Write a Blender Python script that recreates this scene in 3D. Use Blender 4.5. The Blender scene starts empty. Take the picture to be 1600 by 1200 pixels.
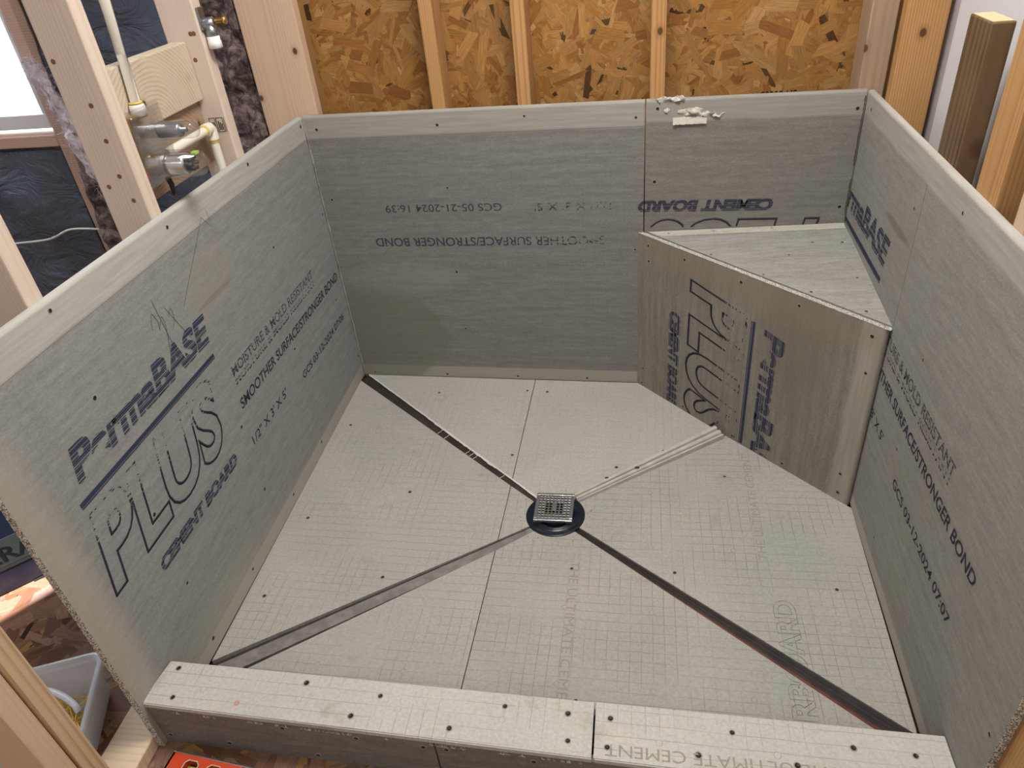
import bpy, bmesh, math, random
from mathutils import Matrix, Vector, noise
S = bpy.context.scene
C = S.collection

# ------------------------------------------------------------------ camera
cam_d = bpy.data.cameras.new('camera')
cam = bpy.data.objects.new('camera', cam_d); C.objects.link(cam)
RT = Vector((0.98523612, 0.146057, -0.0893148))
UP = Vector((-0.00953606, 0.5677043, 0.82317732))
FW = Vector((-0.1709352, 0.81017232, -0.56071559))
m = Matrix((RT, UP, -FW)).transposed().to_4x4()
m.translation = Vector((0.98263316, -2.0717118, 1.39599385))
cam.matrix_world = m
cam_d.sensor_width = 36.0
cam_d.lens = 1121.64 * 36 / 1600
cam_d.clip_start = 0.02
S.camera = cam

# ------------------------------------------------------------------ light and exposure
S.view_settings.view_transform = 'Standard'
S.view_settings.look = 'None'
S.view_settings.gamma = 1
S.view_settings.use_curve_mapping = False
S.view_settings.exposure = -0.07
w = bpy.data.worlds.new('world'); S.world = w; w.use_nodes = True
bg = w.node_tree.nodes['Background']
bg.inputs[0].default_value = (0.86, 0.93, 1.0, 1); bg.inputs[1].default_value = 3.0

def area(name, loc, target, size, power, col, sy=None):
    d = bpy.data.lights.new(name, 'AREA'); d.energy = power; d.color = col; d.size = size
    if sy: d.shape = 'RECTANGLE'; d.size_y = sy
    o = bpy.data.objects.new(name, d); C.objects.link(o)
    o.location = loc
    o.rotation_euler = (Vector(target) - Vector(loc)).to_track_quat('-Z', 'Y').to_euler()
    return o
area('ceiling_lamp', (0.95, -0.95, 2.38), (0.95, -0.85, 0), 0.6, 40, (1.0, 0.965, 0.92))
area('rear_fill_light', (0.9, -3.1, 2.38), (0.9, -3.0, 0), 0.8, 15, (1.0, 0.965, 0.92))  # added soft fill behind the camera, stands for no known fixture
area('window_daylight', (-1.35, 0.085, 1.46), (-0.4, -1.4, 0.9), 0.85, 24, (0.76, 0.87, 1.0), 0.9)
sd = bpy.data.lights.new('sun', 'SUN'); sd.energy = 45.0; sd.angle = 0.01; sd.color = (1.0, 0.93, 0.92)
sun = bpy.data.objects.new('sun', sd); C.objects.link(sun)
sun.rotation_euler = Vector((0.58, 0.81, -0.55)).to_track_quat('-Z', 'Y').to_euler()
sun.location = (-4, -5, 4)

# ------------------------------------------------------------------ node helpers
class NT:
    def __init__(s, name):
        s.m = bpy.data.materials.new(name); s.m.use_nodes = True
        s.t = s.m.node_tree; s.b = s.t.nodes['Principled BSDF']; s.out = s.t.nodes['Material Output']
    def n(s, typ, **k):
        x = s.t.nodes.new(typ)
        for a, v in k.items(): setattr(x, a, v)
        return x
    def l(s, a, b): s.t.links.new(a, b)
    def setv(s, sock, v):
        if hasattr(v, 'node'): s.l(v, sock)
        else: sock.default_value = v
    def math(s, op, a, b=0.0, c=None, clamp=False):
        x = s.n('ShaderNodeMath', operation=op, use_clamp=clamp)
        s.setv(x.inputs[0], a); s.setv(x.inputs[1], b)
        if c is not None: s.setv(x.inputs[2], c)
        return x.outputs[0]
    def ss(s, v, a, b, lo=0.0, hi=1.0):
        x = s.n('ShaderNodeMapRange', interpolation_type='SMOOTHSTEP')
        s.setv(x.inputs[0], v); x.inputs[1].default_value = a; x.inputs[2].default_value = b
        x.inputs[3].default_value = lo; x.inputs[4].default_value = hi
        return x.outputs[0]
    def coord(s, scale=(1, 1, 1), rnd=False, loc=(0, 0, 0)):
        tc = s.n('ShaderNodeTexCoord'); v = tc.outputs['Object']
        if rnd:
            oi = s.n('ShaderNodeObjectInfo')
            mu = s.n('ShaderNodeVectorMath', operation='MULTIPLY_ADD')
            mu.inputs[1].default_value = (1, 1, 1)
            cx = s.n('ShaderNodeCombineXYZ')
            r = s.math('MULTIPLY', oi.outputs['Random'], 37.0)
            for i in range(3): s.l(r, cx.inputs[i])
            s.l(v, mu.inputs[0]); s.l(cx.outputs[0], mu.inputs[2]); v = mu.outputs[0]
        mp = s.n('ShaderNodeMapping'); s.l(v, mp.inputs[0]); mp.inputs['Scale'].default_value = scale
        mp.inputs['Location'].default_value = loc
        return mp.outputs[0]
    def xyz(s):
        tc = s.n('ShaderNodeTexCoord'); sp = s.n('ShaderNodeSeparateXYZ'); s.l(tc.outputs['Object'], sp.inputs[0])
        return sp.outputs
    def noise(s, vec, scale, detail=3, rough=.5, dist=0, dim='3D', w=None):
        x = s.n('ShaderNodeTexNoise', noise_dimensions=dim)
        if vec is not None: s.l(vec, x.inputs['Vector'])
        if w is not None: s.l(w, x.inputs['W'])
        x.inputs['Scale'].default_value = scale; x.inputs['Detail'].default_value = detail
        x.inputs['Roughness'].default_value = rough; x.inputs['Distortion'].default_value = dist
        return x.outputs[0]
    def mix(s, f, a, b, mode='MIX'):
        x = s.n('ShaderNodeMix', data_type='RGBA', blend_type=mode)
        s.setv(x.inputs[0], f)
        for sock, v in ((x.inputs[6], a), (x.inputs[7], b)):
            if hasattr(v, 'node'): s.l(v, sock)
            else: sock.default_value = (*v, 1) if len(v) == 3 else v
        return x.outputs[2]
    def base(s, c): s.setv(s.b.inputs['Base Color'], c if hasattr(c, 'node') else (*c, 1))
    def bump(s, h, strength=.3, dist=.001):
        x = s.n('ShaderNodeBump'); x.inputs['Strength'].default_value = strength; x.inputs['Distance'].default_value = dist
        s.l(h, x.inputs['Height']); s.l(x.outputs[0], s.b.inputs['Normal'])
    def rough(s, r): s.b.inputs['Roughness'].default_value = r
    def spec(s, r): s.b.inputs['Specular IOR Level'].default_value = r

def flat(name, col, rough=.6, metal=0, spec=.5):
    t = NT(name); t.base(col); t.rough(rough); t.b.inputs['Metallic'].default_value = metal; t.spec(spec)
    t.bump(t.noise(t.coord(), 180, 3), .08, .0006)
    return t.m

def board_mat(name, c1, c2, stain=(.30, .27, .21), streak='u', top=None, low=None, stain_amt=.35, extra=None, seed=0):
    """cement board face: drawn-out streaks, mottling, smooth pressed edge bands"""
    t = NT(name); t.rough(.85); t.spec(.25)
    sc = (1.6, 30, 30) if streak == 'u' else (30, 1.6, 30)
    a = t.noise(t.coord(sc, loc=(seed, seed, 0)), 1.7, 8, .68, .15)
    b = t.noise(t.coord((.35, 1, 1) if streak == 'u' else (1, .35, 1), loc=(seed * 2, 3, 1)), 8, 5, .62)
    f = t.noise(t.coord((60, 170, 100) if streak == 'u' else (170, 60, 100)), 2.2, 5, .75)
    g = t.noise(t.coord((10, 42, 20) if streak == 'u' else (42, 10, 20)), 2.0, 5, .7)
    col = t.mix(t.ss(a, .22, .78), c1, c2)
    col = t.mix(t.math('MULTIPLY', t.ss(b, .48, .75), stain_amt), col, stain)
    fine = t.math('MULTIPLY', t.ss(f, .28, .72, .80, 1.14), t.ss(g, .25, .75, .86, 1.10))
    cc = t.n('ShaderNodeVectorMath', operation='SCALE'); t.l(col, cc.inputs[0]); t.l(fine, cc.inputs['Scale']); col = cc.outputs[0]
    x, y, z = t.xyz()
    v = y if streak == 'u' else x
    if top:
        e, cb = top
        wob = t.math('MULTIPLY_ADD', t.noise(t.coord((2, 2, 2)), 3, 2), .012, -.006)
        vv = t.math('ADD', v, wob)
        k = t.ss(vv, e - .006, e + .006)
        band = t.mix(t.ss(t.noise(t.coord((3, 50, 50) if streak == 'u' else (50, 3, 50)), 2, 4, .6), .35, .7), tuple(q * .84 for q in cb), cb)
        col = t.mix(t.math('MULTIPLY', k, .85), col, band)
    if low:
        e, cb = low
        k = t.ss(v, e - .003, e + .003, 1, 0)
        col = t.mix(t.math('MULTIPLY', k, .9), col, cb)
    if extra: col = extra(t, col, x, y)
    t.base(col)
    h = t.math('ADD', t.math('MULTIPLY', f, .6), a)
    t.bump(h, .25, .0012)
    return t.m

def ellipse_patch(t, col, x, y, cx, cy, rx, ry, c, amt, edge=.15, wob=.25, freq=14):
    dx = t.math('DIVIDE', t.math('SUBTRACT', x, cx), rx); dy = t.math('DIVIDE', t.math('SUBTRACT', y, cy), ry)
    d = t.math('SQRT', t.math('ADD', t.math('MULTIPLY', dx, dx), t.math('MULTIPLY', dy, dy)))
    nz = t.noise(t.coord(), freq, 3)
    d = t.math('ADD', d, t.math('MULTIPLY_ADD', nz, wob * 2, -wob))
    k = t.ss(d, 1 - edge, 1 + edge, 1, 0)
    return t.mix(t.math('MULTIPLY', k, amt), col, c)

def grid_mat(name, c1, c2, line, seed=0, amt=.58, rot=0):
    """the gridded back face of the cement board used on floor and curb"""
    t = NT(name); t.rough(.9); t.spec(.2)
    n1 = t.noise(t.coord(loc=(seed, 0, 0)), 4, 4, .6); n2 = t.noise(t.coord(loc=(seed, 5, 0)), 160, 3, .7)
    n3 = t.noise(t.coord(loc=(seed, 9, 0)), 11, 4, .6)
    col = t.mix(t.ss(n1, .35, .7), c1, c2)
    col = t.mix(t.ss(n3, .58, .78, 0, .45), col, (.30, .27, .20))
    sc = t.n('ShaderNodeVectorMath', operation='SCALE'); t.l(col, sc.inputs[0]); t.l(t.ss(n2, .2, .8, .86, 1.1), sc.inputs['Scale']); col = sc.outputs[0]
    x, y, z = t.xyz()
    P = .0254
    wob = t.math('MULTIPLY_ADD', t.noise(t.coord(), 9, 2), .004, -.002)
    def ln(v, off):
        fr = t.math('FRACT', t.math('DIVIDE', t.math('ADD', t.math('ADD', v, wob), off + 50 * P), P))
        d = t.math('ABSOLUTE', t.math('SUBTRACT', fr, .5))
        return t.ss(d, .448, .488)
    lx = ln(x, .004 + seed * .01); ly = ln(y, .008 + seed * .007)
    k = t.math('MAXIMUM', t.math('MULTIPLY', lx, t.ss(t.noise(t.coord(loc=(1, seed, 0)), 7, 3), .40, .66, .08, 1)),
               t.math('MULTIPLY', ly, t.ss(t.noise(t.coord(loc=(7, seed, 2)), 6, 3), .36, .62, .2, 1)))
    Q = .2032
    def md(v, off): return t.math('MULTIPLY', t.math('SUBTRACT', t.math('FRACT', t.math('DIVIDE', t.math('ADD', v, off + 20 * Q), Q)), .5), Q)
    qx = md(x, .03 + seed * .05); qy = md(y, .06)
    r = t.math('SQRT', t.math('ADD', t.math('MULTIPLY', qx, qx), t.math('MULTIPLY', qy, qy)))
    ring = t.ss(t.math('ABSOLUTE', t.math('SUBTRACT', r, .0058)), .0004, .0012, .8, 0)
    k2 = t.math('MAXIMUM', k, ring)
    inside = t.ss(r, .0050, .0056, 1, 0)
    k2 = t.math('MULTIPLY', k2, t.math('SUBTRACT', 1.0, inside))
    t.base(t.mix(t.math('MULTIPLY', k2, amt), col, line))
    t.bump(t.math('SUBTRACT', t.math('MULTIPLY', n2, .35), k2), .5, .0012)
    return t.m

def wood_mat(name, light, dark, knot=(.10, .045, .02), axis='z', ring=38, contrast=.8, blotch=None):
    t = NT(name); t.rough(.62); t.spec(.3)
    st = {'z': (1, 1, .045), 'x': (.045, 1, 1), 'y': (1, .045, 1)}[axis]
    oi = t.n('ShaderNodeObjectInfo'); tc = t.n('ShaderNodeTexCoord'); sp = t.n('ShaderNodeSeparateXYZ'); t.l(tc.outputs['Object'], sp.inputs[0])
    a_, b_ = {'z': (0, 1), 'x': (1, 2), 'y': (0, 2)}[axis]
    cr = t.coord(st, rnd=True)
    n1 = t.noise(cr, 5, 2, .5); n2 = t.noise(cr, 14, 3, .5)
    px = t.math('ADD', sp.outputs[a_], t.math('MULTIPLY_ADD', oi.outputs['Random'], .05, .004))
    py = t.math('ADD', sp.outputs[b_], t.math('MULTIPLY_ADD', t.math('FRACT', t.math('MULTIPLY', oi.outputs['Random'], 7.3)), .09, .02))
    rr = t.math('SQRT', t.math('ADD', t.math('MULTIPLY', px, px), t.math('MULTIPLY', py, py)))
    rr = t.math('ADD', rr, t.math('MULTIPLY_ADD', n1, .045, t.math('MULTIPLY', n2, .010)))
    sw = t.math('FRACT', t.math('MULTIPLY', rr, ring * 3.6))
    late = t.math('MULTIPLY', t.ss(sw, .35, .9), t.ss(sw, .93, 1.0, 1, 0))
    fib = t.noise(t.coord(st, rnd=True), 330, 2, .6)
    big = t.noise(t.coord(st, rnd=True), 30, 2, .6)
    k = t.math('MULTIPLY', t.math('MULTIPLY', late, contrast), t.ss(n2, .35, .6, .45, 1.1))
    k = t.math('ADD', k, t.math('MULTIPLY_ADD', fib, .36, -.18), clamp=True)
    k = t.math('ADD', k, t.math('MULTIPLY_ADD', big, .5, -.25), clamp=True)
    col = t.mix(k, light, dark)
    if blotch: col = t.mix(t.ss(t.noise(t.coord((1, 1, .5), rnd=True), 7, 3), .45, .7, 0, .8), col, blotch)
    vo = t.n('ShaderNodeTexVoronoi'); vs = {'z': (1, 1, .75), 'x': (.75, 1, 1), 'y': (1, .75, 1)}[axis]
    t.l(t.coord(vs, rnd=True), vo.inputs['Vector']); vo.inputs['Scale'].default_value = 9
    d = vo.outputs['Distance']
    col = t.mix(t.ss(d, .09, .17, .5, 0), col, dark)
    col = t.mix(t.ss(d, .045, .085, 1, 0), col, knot)
    t.base(col); t.bump(fib, .12, .0005)
    return t.m

def ink_mat(name, col, pitch=.004, axis='v', solid=.62, wear=.5, fade=None, seed=0.0, vstripe=False):
    t = NT(name); t.rough(.9); t.spec(.1); t.base(col)
    x, y, z = t.xyz()
    v = y if axis == 'v' else x
    u = x if axis == 'v' else y
    n1 = t.noise(None, 1.0, 1, .5, dim='1D', w=t.math('MULTIPLY_ADD', v, 1 / pitch, seed))
    a = t.ss(n1, 1 - solid - .06, 1 - solid + .06) if solid < 1 else None
    n2 = t.noise(t.coord((1, 1, 1)), 420, 2)
    al = t.ss(n2, .12 + wear * .34, .24 + wear * .34)
    if a is not None: al = t.math('MULTIPLY', al, a)
    if vstripe:
        n4 = t.noise(t.coord((1.0, .25, 1) if axis == 'v' else (.25, 1.0, 1)), 700, 1)
        al = t.math('MULTIPLY', al, t.ss(n4, .40, .5))
    if fade:    # (from, to): where the print peters out
        n3 = t.noise(t.coord((.25, 1, 1) if axis == 'v' else (1, .25, 1)), 260, 2)
        th = t.ss(v if fade[2] == 'v' else u, fade[0], fade[1], 0.0, fade[3])
        al = t.math('MULTIPLY', al, t.ss(t.math('SUBTRACT', n3, th), .18, .26))
    tr = t.n('ShaderNodeBsdfTransparent'); mx = t.n('ShaderNodeMixShader')
    t.l(t.math('MULTIPLY', al, .93), mx.inputs[0]); t.l(tr.outputs[0], mx.inputs[1]); t.l(t.b.outputs[0], mx.inputs[2])
    t.l(mx.outputs[0], t.out.inputs[0])
    return t.m

# ------------------------------------------------------------------ mesh helpers
def finish(name, bm, mats, parent=None, smooth=False, matrix=None):
    bmesh.ops.recalc_face_normals(bm, faces=bm.faces)
    me = bpy.data.meshes.new(name); bm.to_mesh(me); bm.free()
    if not isinstance(mats, (list, tuple)): mats = [mats]
    for q in mats: me.materials.append(q)
    if smooth:
        for p in me.polygons: p.use_smooth = True
    o = bpy.data.objects.new(name, me); C.objects.link(o)
    if matrix is not None: o.matrix_world = matrix
    if parent: o.parent = parent
    return o
def thing(name, label, cat, loc=(0, 0, 0), rot=(0, 0, 0), group=None, matrix=None):
    o = bpy.data.objects.new(name, None); C.objects.link(o); o.empty_display_size = .05
    if matrix is not None: o.matrix_world = matrix
    else: o.location = loc; o.rotation_euler = rot
    o['label'] = label; o['category'] = cat
    if group: o['group'] = group
    return o
def tag(o, label, cat, group=None, kind=None):
    o['label'] = label; o['category'] = cat
    if group: o['group'] = group
    if kind: o['kind'] = kind
    return o
def struct(name, bm, mats, parent=None, label=None):
    o = finish(name, bm, mats, parent)
    if not parent: o['kind'] = 'structure'
    if label: o['label'] = label
    return o
def box(bm, x0, x1, y0, y1, z0, z1, mi=0, bev=0, seg=1):
    vs = [bm.verts.new(p) for p in ((x0, y0, z0), (x1, y0, z0), (x1, y1, z0), (x0, y1, z0), (x0, y0, z1), (x1, y0, z1), (x1, y1, z1), (x0, y1, z1))]
    fs = [bm.faces.new([vs[i] for i in f]) for f in ((0, 3, 2, 1), (4, 5, 6, 7), (0, 1, 5, 4), (1, 2, 6, 5), (2, 3, 7, 6), (3, 0, 4, 7))]
    for f in fs: f.material_index = mi
    if bev:
        es = {e for f in fs for e in f.edges}
        r = bmesh.ops.bevel(bm, geom=list(es), offset=bev, segments=seg, profile=.5, affect='EDGES', clamp_overlap=True)
        for f in r['faces']: f.material_index = mi
    return vs
def BX(*a, **k):
    bm = bmesh.new(); box(bm, *a, **k); return bm
def prism(bm, poly, z0, z1, mi=0):
    """poly [(x,y)] or [(x,y,z)]: z0/z1 are offsets when z given"""
    lo = [bm.verts.new((p[0], p[1], (p[2] if len(p) > 2 else 0) + z0)) for p in poly]
    hi = [bm.verts.new((p[0], p[1], (p[2] if len(p) > 2 else 0) + z1)) for p in poly]
    n = len(poly)
    f = [bm.faces.new(hi), bm.faces.new(lo[::-1])] + [bm.faces.new((lo[i], lo[(i + 1) % n], hi[(i + 1) % n], hi[i])) for i in range(n)]
    for q in f: q.material_index = mi
    return lo, hi
def lathe(bm, prof, seg=24, M=Matrix(), mis=None):
    rings = []
    for r, z in prof:
        if r < 1e-6: rings.append([bm.verts.new(M @ Vector((0, 0, z)))])
        else: rings.append([bm.verts.new(M @ Vector((r * math.cos(2 * math.pi * i / seg), r * math.sin(2 * math.pi * i / seg), z))) for i in range(seg)])
    for k in range(len(rings) - 1):
        a, b = rings[k], rings[k + 1]
        for i in range(seg):
            j = (i + 1) % seg
            if len(a) == 1 and len(b) == 1: continue
            if len(a) == 1: f = bm.faces.new((a[0], b[i], b[j]))
            elif len(b) == 1: f = bm.faces.new((a[i], b[0], a[j]))
            else: f = bm.faces.new((a[i], b[i], b[j], a[j]))
            f.material_index = mis[k] if mis else 0
            f.smooth = True
def tube(bm, pts, r, seg=12, mi=0, cap=True):
    pts = [Vector(p) for p in pts]; rings = []
    ref = Vector((0, 0, 1))
    for i, p in enumerate(pts):
        d = (pts[min(i + 1, len(pts) - 1)] - pts[max(i - 1, 0)]).normalized()
        a = d.cross(ref if abs(d.dot(ref)) < .95 else Vector((1, 0, 0))).normalized(); b = d.cross(a)
        rr = r[i] if isinstance(r, (list, tuple)) else r
        rings.append([bm.verts.new(p + a * rr * math.cos(t) + b * rr * math.sin(t)) for t in [2 * math.pi * k / seg for k in range(seg)]])
    for q in range(len(rings) - 1):
        # match ring phase
        a, b = rings[q], rings[q + 1]
        off = min(range(seg), key=lambda o_: (a[0].co - b[o_].co).length)
        rings[q + 1] = b = b[off:] + b[:off]
        if (a[1].co - b[1].co).length > (a[1].co - b[-1].co).length: rings[q + 1] = b = [b[0]] + b[:0:-1]
        for i in range(seg):
            f = bm.faces.new((a[i], a[(i + 1) % seg], b[(i + 1) % seg], b[i])); f.smooth = True; f.material_index = mi
    if cap:
        for rg in (rings[0], rings[-1]):
            f = bm.faces.new([bm.verts.new(v.co) for v in rg]); f.material_index = mi
def axisM(loc, d):
    q = Vector(d).to_track_quat('Z', 'Y').to_matrix().to_4x4(); q.translation = Vector(loc); return q

def frame(origin, u, n):
    u = Vector(u).normalized(); n = Vector(n).normalized(); v = n.cross(u).normalized()
    m = Matrix((u, v, n)).transposed().to_4x4(); m.translation = Vector(origin); return m
FL = frame((.017 * 1.395, -1.395, 0), (-.017, 1, 0), (1, .017, 0))         # left wall: u runs from its open end to the corner
FB = frame((0, 0, 0), (1, -.0386, 0), (-.0386, -1, 0))                      # back wall
FR = frame((1.5508, 0, 0), (-.0209, -1, 0), (-1, .0209, 0))                 # right wall: u runs from the corner to its open end
bA = Vector((.984, -.038, 0)); bB = Vector((1.540, -.612, 0)); bu = (bB - bA).normalized()
FN = frame(bA, bu, (bu.y, -bu.x, 0))                                        # bench face

# ------------------------------------------------------------------ materials
LBAND = (.50, .50, .455)
def lp_extra(t, col, x, y):
    col = ellipse_patch(t, col, x, y, .70, .73, .12, .075, (.30, .285, .25), .35, .05, .05, 5)
    # long taped rectangle and rub marks
    col = ellipse_patch(t, col, x, y, .70, .69, .085, .007, (.22, .20, .175), .6, .2, .2, 20)
    col = ellipse_patch(t, col, x, y, .25, .02, .35, .10, (.42, .40, .33), .4, .5, .2, 6)
    col = ellipse_patch(t, col, x, y, .02, .35, .05, .5, (.43, .40, .33), .55, .5, .2, 6)
    # ruled edge line
    d = t.math('ABSOLUTE', t.math('SUBTRACT', y, .846)); return t.mix(t.ss(d, .0004, .0011, .6, 0), col, (.12, .12, .11))
M_left = board_mat('left_board', (.245, .258, .25), (.305, .315, .302), top=(.848, LBAND), low=(.045, (.40, .38, .33)), stain_amt=.15, extra=lp_extra, seed=1)
def bk_extra(t, col, x, y):
    col = ellipse_patch(t, col, x, y, .05, .16, .29, .19, (.175, .172, .135), .55, .06, .30, 5)
    col = ellipse_patch(t, col, x, y, .22, .385, .17, .06, (.30, .305, .295), .30, .35, .45, 6)
    d = t.math('ABSOLUTE', t.math('SUBTRACT', y, .846)); return t.mix(t.ss(d, .0004, .0011, .55, 0), col, (.13, .12, .11))
M_back = board_mat('back_board', (.19, .192, .178), (.25, .25, .232), top=(.848, (.40, .385, .34)), low=(.045, (.36, .345, .30)), stain_amt=.5, stain=(.21, .195, .165), extra=bk_extra, seed=4)
M_back2 = board_mat('back_offcut', (.19, .182, .162), (.245, .238, .215), top=(.855, (.36, .345, .31)), stain_amt=.55, stain=(.20, .18, .15), seed=9)
def rt_extra(t, col, x, y):
    col = ellipse_patch(t, col, x, y, .50, .70, .09, .10, (.27, .25, .21), .35, .4, .2, 6)
    col = ellipse_patch(t, col, x, y, .48, .72, .09, .010, (.16, .145, .12), .6, .3, .3, 18)
    d = t.math('ABSOLUTE', t.math('SUBTRACT', x, .597)); k = t.math('MULTIPLY', t.ss(d, .0004, .0012, .9, 0), t.ss(y, .50, .56))
    k = t.math('MULTIPLY', k, t.ss(y, .85, .87, 1, 0))
    return t.mix(k, col, (.05, .05, .045))
M_right = board_mat('right_board', (.265, .263, .242), (.33, .325, .30), top=(.858, (.45, .43, .385)), low=(.035, (.42, .40, .35)), stain_amt=.45, stain=(.30, .27, .22), extra=rt_extra, seed=7)
def bn_extra(t, col, x, y):
    col = ellipse_patch(t, col, x, y, .56, .44, .12, .22, (.19, .165, .125), .6, .5, .35, 7)
    return ellipse_patch(t, col, x, y, .30, .50, .5, .05, (.26, .21, .155), .5, .6, .3, 9)
M_bench = board_mat('bench_board', (.215, .195, .16), (.31, .285, .24), streak='v', top=(.725, (.40, .365, .31)), stain_amt=.5, stain=(.19, .155, .115), extra=bn_extra, seed=12)
M_seat = board_mat('seat_board', (.26, .26, .235), (.35, .345, .315), stain_amt=.3, stain=(.28, .255, .215), seed=15)
M_seatband = board_mat('seat_band', (.44, .43, .37), (.5, .48, .42), stain_amt=.1, seed=16)
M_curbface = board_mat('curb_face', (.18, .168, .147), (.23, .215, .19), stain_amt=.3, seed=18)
M_f1 = grid_mat('floor_board', (.395, .395, .36), (.435, .42, .385), (.27, .245, .20), 0)
M_f2 = grid_mat('floor_board_b', (.37, .373, .337), (.42, .403, .37), (.21, .19, .16), 1.3)
M_f3 = grid_mat('floor_board_c', (.43, .425, .385), (.465, .45, .415), (.28, .26, .22), 2.1, .3)
M_curb = grid_mat('curb_board', (.50, .495, .455), (.54, .53, .49), (.33, .31, .27), 3.2)

def crumb_mat():
    t = NT('crumbly_core'); t.rough(1); t.spec(.1)
    n = t.noise(t.coord(), 420, 2, .7); k = t.ss(n, .42, .58)
    t.base(t.mix(k, (.16, .125, .10), (.72, .68, .60))); t.bump(n, .8, .002); return t.m
M_crumb = crumb_mat()
M_crumb_g = None
def crumb_grey():
    t = NT('grey_core'); t.rough(1); t.spec(.1)
    n = t.noise(t.coord(), 520, 2, .7); k = t.ss(n, .40, .56)
    t.base(t.mix(k, (.20, .18, .16), (.66, .63, .58))); t.bump(n, .8, .002); return t.m
M_crumb_g = crumb_grey()
M_screw = flat('screw_steel', (.035, .033, .03), .45, .6)
M_rim = flat('screw_rim', (.33, .31, .27), .9, 0, .1)
INK = (.045, .055, .095)
M_pine = wood_mat('pine', (.64, .47, .33), (.46, .30, .19), contrast=.4)
M_pine_p = wood_mat('pale_pine', (.68, .575, .48), (.52, .40, .31), contrast=.4)
M_fir = wood_mat('golden_fir', (.49, .28, .115), (.33, .155, .05), ring=50, contrast=.7)
M_fir_g = wood_mat('weathered_fir', (.46, .32, .21), (.32, .20, .12), ring=26, contrast=.5, blotch=(.36, .28, .22))
M_brown = wood_mat('treated_wood', (.16, .095, .042), (.045, .02, .008), ring=14, contrast=1.0, blotch=(.17, .12, .07))
M_fir_end = flat('sawn_end', (.62, .46, .27), .8)
M_block = wood_mat('blocking_wood', (.58, .50, .39), (.42, .31, .21), axis='y', ring=30, contrast=.6)
M_block_d = wood_mat('shaded_blocking', (.38, .27, .19), (.22, .14, .09), axis='y', ring=30, contrast=.6)  # darker copy of the blocking wood, its recess shade put into the colour
M_plate = wood_mat('plate_pine', (.66, .52, .36), (.50, .34, .21), axis='y', ring=22, contrast=.4)
M_header = wood_mat('sill_pine', (.60, .42, .33), (.42, .26, .19), axis='x', contrast=.5)
M_wavy = wood_mat('wavy_pine', (.58, .43, .28), (.34, .20, .10), ring=20, contrast=.95)

def osb_mat(name, tint=(1, 1, 1)):
    t = NT(name); t.rough(.6); t.spec(.35)
    a = t.n('ShaderNodeAttribute'); a.attribute_name = 'flake'
    uv = t.n('ShaderNodeUVMap'); uv.uv_map = 'grain'; mp = t.n('ShaderNodeMapping'); t.l(uv.outputs[0], mp.inputs[0]); mp.inputs['Scale'].default_value = (14, 260, 1)
    fib = t.noise(mp.outputs[0], 1.6, 4, .7)
    col = t.mix(t.ss(t.noise(t.coord((1, 1, 1)), 75, 4, .7, 1.5), .62, .76, 0, .7), a.outputs['Color'], (.13, .055, .015))
    sc = t.n('ShaderNodeVectorMath', operation='MULTIPLY'); t.l(col, sc.inputs[0]); sc.inputs[1].default_value = tint
    s2 = t.n('ShaderNodeVectorMath', operation='SCALE'); t.l(sc.outputs[0], s2.inputs[0]); t.l(t.ss(fib, .3, .7, .66, 1.12), s2.inputs['Scale'])
    t.base(s2.outputs[0]); t.bump(fib, .3, .001); return t.m
M_osb = osb_mat('strand_board', (.66, .575, .52))
M_osbf = osb_mat('strand_floor', (.42, .36, .40))
M_osbbase = flat('strand_base', (.36, .19, .06), .7)
M_dirt = flat('dark_bed', (.05, .035, .028), .9)
M_dry = flat('white_drywall', (.66, .66, .68), .8)
M_dry_d = flat('shade_grey_drywall', (.42, .38, .38), .8)  # white drywall greyed to hold the shade behind the corner studs
M_navy = flat('navy_plastic', (.006, .010, .022), .28)
M_chrome = flat('chrome', (.72, .73, .75), .22, 1)
M_zinc = flat('grey_metal', (.33, .34, .36), .35, .9)
M_brass = flat('brass', (.62, .40, .13), .3, 1)
M_cream = flat('cream_pipe', (.80, .77, .66), .4)
M_yellow = flat('yellow_glue', (.72, .50, .08), .4)
M_white = flat('white_plastic', (.80, .80, .80), .4)
M_red = flat('red_plastic', (.55, .03, .06), .4)
M_green = flat('green_clip', (.35, .75, .10), .4)
M_blackpl = flat('black_plastic', (.012, .012, .014), .5)
M_gold = flat('gold_screw', (.85, .56, .12), .38, .6)
M_orange = flat('orange_level', (.62, .065, .02), .4)
M_cable = flat('white_cable', (.72, .72, .70), .5)
M_paper = flat('torn_paper', (.55, .52, .46), .9)
def clear_mat(name, tint, gloss=.12, fog=.08):
    t = NT(name); t.t.nodes.remove(t.b)
    tr = t.n('ShaderNodeBsdfTransparent'); tr.inputs[0].default_value = (*tint, 1)
    gl = t.n('ShaderNodeBsdfGlossy'); gl.inputs['Roughness'].default_value = .06
    df = t.n('ShaderNodeBsdfDiffuse'); df.inputs[0].default_value = (.9, .9, .91, 1)
    fr = t.n('ShaderNodeLayerWeight'); fr.inputs[0].default_value = .35
    m1 = t.n('ShaderNodeMixShader'); m2 = t.n('ShaderNodeMixShader')
    t.l(t.math('MULTIPLY_ADD', fr.outputs['Facing'], .35, gloss), m1.inputs[0]); t.l(tr.outputs[0], m1.inputs[1]); t.l(gl.outputs[0], m1.inputs[2])
    m2.inputs[0].default_value = fog; t.l(m1.outputs[0], m2.inputs[1]); t.l(df.outputs[0], m2.inputs[2]); t.l(m2.outputs[0], t.out.inputs[0])
    return t.m
M_clear = clear_mat('clear_plastic', (.975, .98, .985), .04, .02)
M_tub = clear_mat('milky_plastic', (.96, .96, .97), .03, .50)
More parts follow.
